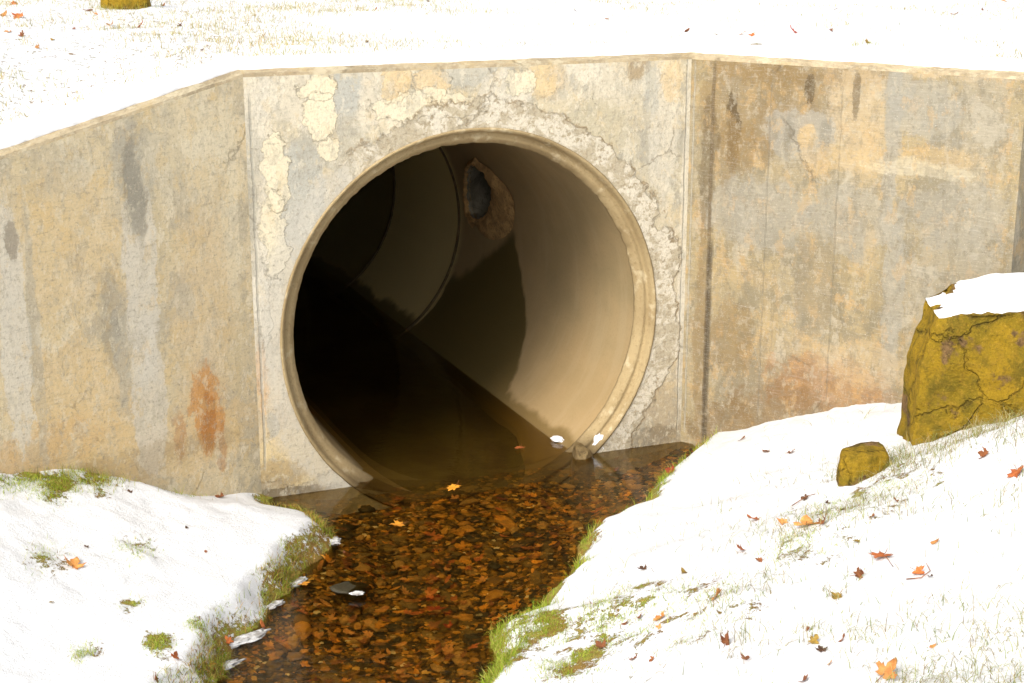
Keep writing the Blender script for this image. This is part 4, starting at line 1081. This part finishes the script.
BL = [
 (883, 557, 24, 'orange', 'bright orange maple leaf lying in the snow right of centre', .35, .2), (917, 574, 16, 'orange', 'small orange leaf folded over beside a twig, lower right', 1.2, .5),
 (858, 577, 17, 'brown', 'narrow curled brown leaf left below the bright orange leaf', 1.6, .3), (885, 677, 28, 'tan', 'large tan orange leaf cut by the bottom edge of the photo', .7, .7),
 (954, 428, 18, 'brown', 'reddish leaf leaning at the foot of the large mossy boulder', .9, .8), (985, 457, 15, 'brown', 'reddish brown curled leaf under the right side of the large boulder', 1.2, .4),
 (1017, 474, 20, 'orange', 'red orange leaf at the right edge of the photo below the boulder', .9, .3), (755, 521, 17, 'orange', 'orange brown leaf left of the big tan curled leaf', .8, .5),
 (783, 523, 14, 'tan', 'tan leaf touching the left end of the big tan curled leaf', 1., .4), (806, 527, 34, 'tan', 'big tan curled leaf lying in the grass in the middle of the right bank', 1.2, .35), (823, 524, 16, 'brown', 'brown leaf at the right tip of the big tan curled leaf', 1.2, .4),
 (742, 552, 13, 'orange', 'small orange leaf below the orange brown leaf mid slope', .8, .6), (760, 562, 11, 'brown', 'small brown leaf right of a small orange one mid slope', 1., .5),
 (838, 598, 16, 'olive', 'olive curled leaf in the snow below the narrow brown leaf', 1.1, .4), (813, 644, 15, 'olive', 'olive brown leaf near the bottom right, above a dark one', 1., .4),
 (822, 652, 13, 'dark', 'dark brown flat leaf just under an olive one near the bottom', .6, .2), (746, 661, 14, 'brown', 'brown leaf standing up near the bottom of the right bank', .9, .7), (804, 682, 14, 'brown', 'brown leaf at the bottom edge left of the large tan leaf', 1., .4),
 (829, 666, 9, 'tan', 'tiny tan leaf below the olive brown leaf near the bottom', .8, .4), (895, 664, 10, 'olive', 'small olive leaf above the large tan leaf at the bottom', .8, .5), (843, 642, 11, 'brown', 'small upright brown leaf right of the olive brown leaf', 1.5, .9),
 (767, 453, 10, 'brown', 'small dark red leaf high on the right bank, left of a similar one', .9, .6), (790, 455, 11, 'brown', 'small dark red leaf high on the right bank, left of the small boulder', .9, .6), (742, 440, 9, 'brown', 'small flat brown leaf on the snow close to the right wing wall', .9, .3),
 (672, 473, 13, 'red', 'dark red curled leaf at the water end of the right bank', 1.3, .4), (716, 598, 19, 'tan', 'pair lobed tan orange leaf in the lower middle of the right bank', .8, .4),
 (684, 574, 11, 'olive', 'small olive leaf among grass blades left of mid slope', 1., .5), (643, 571, 11, 'dark', 'dark folded leaf on the snow near the water side', 1.2, .4), (661, 620, 16, 'tan', 'long pale tan leaf pointing up the slope above the lower grass', 1.8, .5),
 (639, 619, 11, 'brown', 'small brown leaf just left of a long pale tan one', 1., .4), (626, 625, 10, 'brown', 'small brown leaf two places left of a long pale tan one', 1., .4), (602, 648, 15, 'brown', 'brown leaf lying in the green grass strip at the lower middle', .9, .3),
 (632, 661, 12, 'brown', 'brown leaf below the green grass strip, bottom middle', 1., .4), (726, 645, 18, 'brown', 'long thin curled brown leaf near the bottom middle right', 1.9, .7), (594, 606, 9, 'brown', 'small reddish leaf at the top of the green grass strip', 1., .5),
 (858, 543, 9, 'olive', 'small olive leaf above the bright orange leaf', 1., .4), (828, 505, 10, 'dark', 'dark little leaf on the upper right slope near the small boulder', 1., .4), (806, 500, 9, 'dark', 'dark little leaf beside a thin twig on the upper slope', 1., .4),
 (841, 511, 10, 'olive', 'olive leaf below the small boulder', 1., .4), (871, 519, 9, 'brown', 'small brown leaf between the small boulder and the orange leaf', 1., .6), (896, 503, 8, 'brown', 'small upright brown leaf below the small boulder, to its right', 1., .9),
 (935, 544, 11, 'tan', 'small tan leaf right above the folded orange leaf', 1., .3), (808, 630, 8, 'brown', 'tiny brown leaf above an olive one near the bottom', 1., .6), (933, 648, 10, 'tan', 'small pale leaf at the lower right corner', 1.4, .3), (930, 578, 10, 'dark', 'dark scrap of leaf at the end of the twig', 1., .5),
 (660, 628, 8, 'tan', 'tiny tan leaf under the long pale tan leaf', 1., .4), (550 + 170, 575 + 40, 8, 'olive', 'tiny olive leaf below the pair lobed tan orange one', 1., .4), (653, 660, 8, 'brown', 'tiny brown leaf at the bottom middle among grass', 1., .4),
 (73, 567, 22, 'tan', 'tan orange leaf lying alone in the middle of the left bank', .7, .3), (222, 498, 11, 'brown', 'small reddish brown leaf on the left bank near its far edge', 1.1, .3), (130, 494, 7, 'dark', 'tiny dark leaf on the left bank close to the wing wall', .8, .3),
 (187, 529, 6, 'dark', 'tiny dark leaf in the middle of the left bank snow', .8, .3), (87, 549, 6, 'dark', 'tiny dark leaf above the tan orange leaf on the left bank', .8, .3), (176, 660, 13, 'orange', 'orange leaf in the bare turf at the bottom of the left bank', .9, .4),
 (156, 679, 11, 'brown', 'brown leaf at the bottom edge of the left bank', .9, .5), (228, 641, 13, 'orange', 'orange leaf on the cut turf edge above the ice strip', .8, .4), (211, 667, 11, 'orange', 'orange leaf low on the turf edge at the bottom left', .8, .4),
 (129, 479, 8, 'brown', 'tiny brown leaf against the foot of the left wing wall', .8, .4), (206, 553, 6, 'brown', 'tiny brown leaf right of centre on the left bank', .8, .3), (52, 604, 6, 'olive', 'tiny olive leaf at the lower left of the left bank', .8, .3),
 (15, 5, 12, 'orange', 'orange brown leaf at the top left corner, farthest of its cluster', .9, .5), (19, 17, 14, 'orange', 'larger orange brown leaf in the top left cluster', .9, .5), (4, 16, 12, 'tan', 'tan leaf cut by the left edge at the top', .9, .4),
 (7, 33, 10, 'tan', 'tan leaf below the top left cluster', .9, .5), (21, 37, 11, 'brown', 'brown leaf below and right of the top left cluster', .9, .3), (37, 49, 8, 'tan', 'pale leaf lowest of those at the upper left', .9, .3), (53, 41, 7, 'olive', 'tiny olive leaf at the upper left', .9, .3),
 (88, 12, 10, 'brown', 'brown leaf left of the tan boulder', .9, .5), (96, 15, 8, 'tan', 'small tan leaf between a brown one and the tan boulder', .9, .4), (140, 28, 11, 'orange', 'orange leaf standing below the tan boulder', .6, .8), (163, 7, 11, 'tan', 'tan leaf right of the tan boulder', .9, .6),
 (109, 26, 12, 'tan', 'thin tan leaf just below the tan boulder', 1.5, .3), (202, 51, 6, 'dark', 'tiny dark leaf above the left corner of the wall', .9, .4), (179, 27, 8, 'dark', 'thin dark leaf right of the standing orange leaf above the wall', 1.5, .2), (74, 30, 7, 'brown', 'tiny brown leaf left below the tan boulder', 1., .3),
 (793, 33, 13, 'red', 'red orange leaf upright in the snow above the right wing wall', .7, .7), (742, 35, 10, 'tan', 'tan leaf above the right wall corner, left of a paired one', .9, .5), (753, 36, 9, 'orange', 'orange leaf above the right wall corner, right of a tan one', .9, .5),
 (831, 32, 8, 'brown', 'small brown leaf right of the red orange leaf above the wall', .9, .4), (868, 44, 9, 'olive', 'olive leaf in a small tuft above the right wing wall', .9, .5), (954, 15, 10, 'brown', 'flat brown leaf far back above the right wing wall', 1.2, .2),
 (983, 12, 9, 'brown', 'brown leaf far back right of a flat one', .9, .5), (687, 32, 11, 'brown', 'reddish brown leaf just left above the right wall corner', .9, .4), (715, 35, 7, 'olive', 'tiny olive leaf between two tan ones above the wall corner', .9, .5),
 (1004, 2, 10, 'tan', 'tan leaf at the top right corner', .9, .3), (607, 20, 8, 'tan', 'small tan leaf far back above the middle of the wall', .9, .4), (576, 12, 5, 'dark', 'tiny dark leaf far back above the middle of the wall', .9, .4), (836, 10, 5, 'dark', 'tiny dark leaf far back, above the right wing wall', .9, .4), (376, 10, 6, 'brown', 'tiny brown leaf far back above the pipe', .9, .4), (428, 2, 6, 'dark', 'tiny dark leaf at the top edge above the pipe', .9, .4), (367, 43, 5, 'dark', 'tiny dark leaf near the wall top above the pipe', .9, .4),
]
for (px, py, s_, col, lab, curl, tilt) in BL:
    bank_leaf(px, py, s_, col, lab, 'maple' if s_ > 12 else random.choice(('maple', 'oak', 'beech')), curl, tilt=tilt)
# floating leaves
for (px, py, s_, col, kind, lab) in ((455, 487, 20, 'yellow', 'oak', 'pale orange lobed leaf floating in front of the pipe mouth'), (400, 525, 18, 'yellow', 'maple', 'orange star shaped leaf floating near the left foot of the rim'),
        (520, 448, 15, 'orange', 'oak', 'orange leaf floating just inside the pipe mouth'), (303, 584, 13, 'yellow', 'maple', 'orange leaf floating beside the ice at the left bank'), (308, 560, 22, 'brown', 'beech', 'curled reddish brown leaf caught at the tip of the left bank')):
    x, y = at_z(px, py, .004); d_ = math.sqrt(x * x + y * y + CH * CH)
    put_leaf((x, y, .004), Vector((0, 0, 1)), s_ * 1.2 * d_ / F, col, kind, .25, lab, 'leaves floating on the stream', tilt=.05)
# sunken leaves
placed_l = 0
x, y = at_z(436, 604, -.1); put_leaf((x, y, float(ground(x, y)) + .04), Vector((0, 0, 1)), .17, 'red', 'maple', .4, 'bright red maple leaf sunk on the stream bed', 'sunken leaves', tilt=.2)
while placed_l < 210:
    px, py = random.uniform(205, 690), random.uniform(462, 683)
    if not in_water(px, py): continue
    x, y = at_z(px, py, -.12); g = float(ground(x, y))
    if g > -.05: continue
    col = random.choices(('orange', 'yellow', 'brown', 'tan', 'red'), (3, 7, 5, 5, .2))[0]
    pos = ('just in front of the pipe mouth' if py < 520 else 'in the middle of the pool' if py < 590 else 'in the riffle at the bottom of the photo')
    put_leaf((x, y, g + .02 + random.uniform(0, .03)), normal_at(x, y), random.uniform(.06, .12), col, random.choice(('maple', 'oak', 'beech')), random.choice((.3, .8)),
             f'{dict(orange="orange", yellow="yellow orange", brown="brown", tan="tan", red="red")[col]} leaf sunk among stones {pos}', 'sunken leaves', tilt=random.uniform(0, .25), stem=False)
    placed_l += 1

# twigs lying on the right bank
def twig(pts, label, r=.003):
    P = []
    for px, py in pts:
        g = ground_at(px, py); P.append(Vector((g[0], g[1], g[2] + .012)))
    verts, faces = [], []
    for i, p in enumerate(P):
        d = (P[min(i + 1, len(P) - 1)] - P[max(i - 1, 0)]).normalized(); a = d.cross(Vector((0, 0, 1))).normalized(); b = d.cross(a)
        rr = r * (1 - .5 * i / len(P))
        for k in range(6): verts.append(p + a * rr * cos(k * pi / 3) + b * rr * sin(k * pi / 3))
    for i in range(len(P) - 1):
        for k in range(6): m, n_ = i * 6 + k, i * 6 + (k + 1) % 6; faces.append((m, n_, n_ + 6, m + 6))
    faces.append(tuple(range(6))); faces.append(tuple(len(verts) - 1 - k for k in range(6)))
    tag(mesh_obj('twig', verts, faces, LM_STEM, smooth=True), label, 'twig')
twig([(906, 582), (914, 581), (921, 581), (930, 574), (926, 566)], 'bent brown twig beside the folded orange leaf')
twig([(792, 508), (800, 503), (806, 499), (815, 496)], 'thin dark twig on the upper slope of the right bank')
twig([(886, 560), (893, 570)], 'short dark twig right below the bright orange leaf', .002)

# ------------------------------------------------------------------ grass
def blades(bx, by, ln, wd, pal, probs, lean, name, label, segs=3, z=None, flat_=0.0):
    N = len(bx); bz = ground(bx, by) - .006 if z is None else z
    a = rng.uniform(0, 2 * pi, N); la = rng.uniform(0, 2 * pi, N); le = np.abs(rng.normal(lean, lean * .5, N))
    V = np.empty((N, (segs + 1) * 2, 3)); 
    for s in range(segs + 1):
        f = s / segs; w = wd * (1 - f) ** .7 * .5 + .0002
        hx = ln * le * f ** 1.7 * np.cos(la); hy = ln * le * f ** 1.7 * np.sin(la); hz = ln * f * np.sqrt(np.clip(1 - (np.clip(le, 0, .95) * f ** .8) ** 2, .05, 1))
        for q, sg in ((0, -1), (1, 1)):
            V[:, s * 2 + q, 0] = bx + hx + sg * w * np.cos(a); V[:, s * 2 + q, 1] = by + hy + sg * w * np.sin(a); V[:, s * 2 + q, 2] = bz + hz
    k = (segs + 1) * 2
    fq = np.array([[2 * s, 2 * s + 1, 2 * s + 3, 2 * s + 2] for s in range(segs)])
    Q = (fq[None] + (np.arange(N) * k)[:, None, None]).reshape(-1, 4)
    pal = np.array([lin(c) for c in pal]); ci = rng.choice(len(pal), N, p=np.array(probs) / sum(probs))
    colr = np.repeat(pal[ci] * rng.uniform(.75, 1.2, N)[:, None], k, 0)
    t = NT(name + '_blades'); b = t.n('ShaderNodeBsdfPrincipled'); c = t.attr('tint', 'Color'); t.L(c, b.inputs['Base Color']); b.inputs['Roughness'].default_value = .6; b.inputs['Specular IOR Level'].default_value = .2
    tl = t.n('ShaderNodeBsdfTranslucent'); t.L(c, tl.inputs['Color']); mx = t.n('ShaderNodeMixShader'); mx.inputs[0].default_value = .3
    t.L(b.outputs[0], mx.inputs[1]); t.L(tl.outputs[0], mx.inputs[2]); t.L(mx.outputs[0], t.out.inputs[0])
    o = big_mesh('grass', V.reshape(-1, 3), Q, t.m, False, colors=np.clip(colr, 0, 1))
    tag(o, label, 'grass', kind='stuff')
def sample(n_, x0, x1, y0, y1, fn, batches=60):
    X, Y = [], []; tot = 0
    for _ in range(batches):
        bx = rng.uniform(x0, x1, n_ * 3); by = rng.uniform(y0, y1, n_ * 3)
        z, i = ground(bx, by, True); p = fn(bx, by, i); ok = rng.random(len(bx)) < p
        X.append(bx[ok]); Y.append(by[ok]); tot += ok.sum()
        if tot > n_: break
    return np.concatenate(X)[:n_], np.concatenate(Y)[:n_]
GREEN = ((160, 178, 52), (126, 150, 38), (186, 192, 90), (186, 168, 92), (136, 110, 56))
# right bank lip
def p_r(x, y, i):
    n_ = fbm(x, y, 2.2, 3)
    return np.where((~i['ins']) & (i['dr'] < i['dl']) & (i['bh'] < -.02), np.clip(1 - np.abs(i['dr'] - .05) / .12, 0, 1) * np.clip(-.15 + n_ * 2.6 + 1.6 * fbm(x, y + 31, 8, 2) + 1.1 * np.exp(-((x - GREEN_SPOT[0]) ** 2 + (y - GREEN_SPOT[1]) ** 2) / .08) + .5 * sst(7.6 - y, 0, .8), 0.02, 1), 0)
bx, by = sample(3400, -.6, 2.0, 5.2, 10.9, p_r)
blades(bx, by, rng.uniform(.03, .085, len(bx)), rng.uniform(.002, .004, len(bx)), GREEN, (5, 4, 3, 1.5, .8), .6, 'lip', 'green grass overhanging the water along the right bank')
def p_l(x, y, i):
    n_ = fbm(x, y, 2.6, 3)
    return np.where((~i['ins']) & (i['dl'] < i['dr']) & (i['bh'] < -.02), np.clip(1 - np.abs(i['dl'] - .06) / .09, 0, 1) * np.clip(.5 + n_ * 2.0 + fbm(x, y, 9, 2), 0.05, 1), 0)
bx, by = sample(7000, -3.2, -.9, 5.2, 10.0, p_l)
blades(bx, by, rng.uniform(.02, .08, len(bx)), rng.uniform(.002, .0045, len(bx)), ((150, 164, 50), (112, 130, 36), (176, 172, 84), (176, 140, 74), (120, 90, 44)), (4, 3, 4, 5, 3), .8, 'turf', 'green and brown turf along the cut edge of the left bank')
# bare spots
SP = []
for (px, py, r, amt) in SPOTS:
    x, y, _ = ground_at(px, py); n_ = int(900 * amt * r / .12)
    a = rng.normal(0, r * .5, n_); b = rng.normal(0, r * .5 * 1.6, n_); SP.append(np.c_[x + a, y + b])
SP = np.concatenate(SP); z, i = ground(SP[:, 0], SP[:, 1], True); ok = (~i['ins']) & (i['bh'] < -.02); SP = SP[ok]
nn = fbm(SP[:, 0], SP[:, 1], 9, 3); SP = SP[nn > -.12]
blades(SP[:, 0], SP[:, 1], rng.uniform(.015, .045, len(SP)), rng.uniform(.0018, .0035, len(SP)), GREEN, (5, 4, 3, 2, 1), .7, 'spot', 'green grass showing where the snow is thin')
# sparse stalks through the snow of the right bank
def p_s(x, y, i):
    n_ = fbm(x + 3, y, 1.3, 3) + .6 * fbm(x, y, 5, 2)
    return np.where((~i['ins']) & (i['dr'] < i['dl']) & (i['bh'] < -.02) & (i['dr'] > .15), np.clip(.22 + n_ * .9, 0.03, 1) * np.clip((i['dr'] - .1) / 1.3, .12, 1) * np.where(y > 8.8, .12, 1), 0)
bx, by = sample(15000, -.6, 3.6, 4.0, 10.8, p_s)
blades(bx, by, rng.uniform(.03, .12, len(bx)), rng.uniform(.002, .004, len(bx)), ((150, 154, 92), (172, 164, 120), (134, 118, 84), (116, 128, 64), (164, 146, 108)), (3, 3, 2, 2, 2), 1.0, 'stalk', 'thin dry grass blades poking through the snow of the right bank')
def p_t(x, y, i):
    n_ = fbm(x + 13, y, 2.3, 3)
    return np.where((~i['ins']) & (i['dl'] < i['dr']) & (i['bh'] < -.02) & (i['dl'] > .15), np.clip(n_ * 1.2 - .1, 0.004, 1), 0)
bx, by = sample(1100, -4.2, -1.0, 5.2, 9.8, p_t)
blades(bx, by, rng.uniform(.008, .025, len(bx)), rng.uniform(.001, .002, len(bx)), ((130, 140, 60), (110, 100, 50), (90, 84, 44)), (3, 2, 2), 1.0, 'fleck', 'short grass tips showing through the snow of the left bank')
# field beyond the wall
def p_u(x, y, i):
    n_ = fbm(x + 5, y, .7, 3) + .5 * fbm(x, y, 3, 3); lf = .85 + .15 * np.clip((-x) / 3, 0, 1)
    return np.where(i['bh'] > .7, np.clip(.15 + n_ * 1.2, 0.01, 1) * lf, 0)
bx, by = sample(23000, -6, 6.5, 9.4, 18, p_u)
blades(bx, by, rng.uniform(.03, .085, len(bx)), rng.uniform(.003, .006, len(bx)), ((184, 176, 124), (176, 160, 112), (156, 154, 96), (190, 166, 124)), (3, 3, 2, 2), .9, 'field', 'dry grass showing through the snow beyond the wall', 2)
# tufts against boulders and the left wing wall foot
T_ = []
for (px, py, n_, r) in ((940, 435, 60, .05), (965, 420, 60, .06), (925, 440, 40, .04), (1000, 405, 60, .07), (885, 470, 40, .05), (900, 462, 40, .05), (60, 474, 120, .12), (100, 476, 120, .12), (20, 470, 60, .1), (170, 478, 50, .15), (117, 10, 80, .12), (140, 9, 60, .1), (105, 10, 50, .08), (868, 45, 60, .1), (15, 84, 60, .2), (28, 80, 60, .15)):
    x, y, _ = ground_at(px, py); T_.append(np.c_[x + rng.normal(0, r, n_), y + rng.normal(0, r * .5, n_)])
T_ = np.concatenate(T_); _, i = ground(T_[:, 0], T_[:, 1], True); T_ = T_[(i['bh'] < -.02) | (i['bh'] > .35)]
blades(T_[:, 0], T_[:, 1], rng.uniform(.03, .09, len(T_)), rng.uniform(.002, .0035, len(T_)), ((160, 160, 60), (130, 140, 44), (190, 170, 90), (150, 120, 60)), (3, 3, 2, 1), .5, 'tuft', 'tufts of grass at the feet of the boulders and walls')

# ------------------------------------------------------------------ light, sky, camera
world = bpy.data.worlds.new('World'); scene.world = world; world.use_nodes = True
wn = world.node_tree; wn.nodes.clear()
sky = wn.nodes.new('ShaderNodeTexSky'); sky.sky_type = 'NISHITA'; sky.sun_disc = False
SUN_EL, SUN_AZ = radians(42), radians(215)      # azimuth of the sun seen from above, clockwise from +Y
sky.sun_elevation = SUN_EL; sky.sun_rotation = SUN_AZ; sky.air_density = 1.0; sky.dust_density = 3.0
hs = wn.nodes.new('ShaderNodeHueSaturation'); hs.inputs['Saturation'].default_value = .25
bg = wn.nodes.new('ShaderNodeBackground'); bg.inputs['Strength'].default_value = .15
wo = wn.nodes.new('ShaderNodeOutputWorld')
wn.links.new(sky.outputs[0], hs.inputs['Color']); wn.links.new(hs.outputs[0], bg.inputs[0]); wn.links.new(bg.outputs[0], wo.inputs[0])
sl = bpy.data.lights.new('sun', 'SUN'); sl.energy = 1.2; sl.angle = radians(25); sl.color = (1, .94, .84)
so = bpy.data.objects.new('sun', sl); link(so)
sd = Vector((sin(SUN_AZ) * cos(SUN_EL), cos(SUN_AZ) * cos(SUN_EL), sin(SUN_EL)))
so.rotation_euler = sd.to_track_quat('Z', 'Y').to_euler()

cam = bpy.data.cameras.new('camera'); cam.sensor_width = 36; cam.lens = 36 * F / 1024; cam.clip_start = .1; cam.clip_end = 2000
co = bpy.data.objects.new('camera', cam); co.location = (0, 0, CH); co.rotation_euler = (pi / 2 - PITCH, 0, 0); link(co)
scene.camera = co
vs = scene.view_settings; vs.view_transform = 'Standard'; vs.look = 'None'; vs.gamma = 1; vs.exposure = 1.0
scene.render.engine = 'CYCLES'; scene.cycles.use_denoising = True; scene.cycles.max_bounces = 12; scene.cycles.diffuse_bounces = 10; scene.cycles.transparent_max_bounces = 12
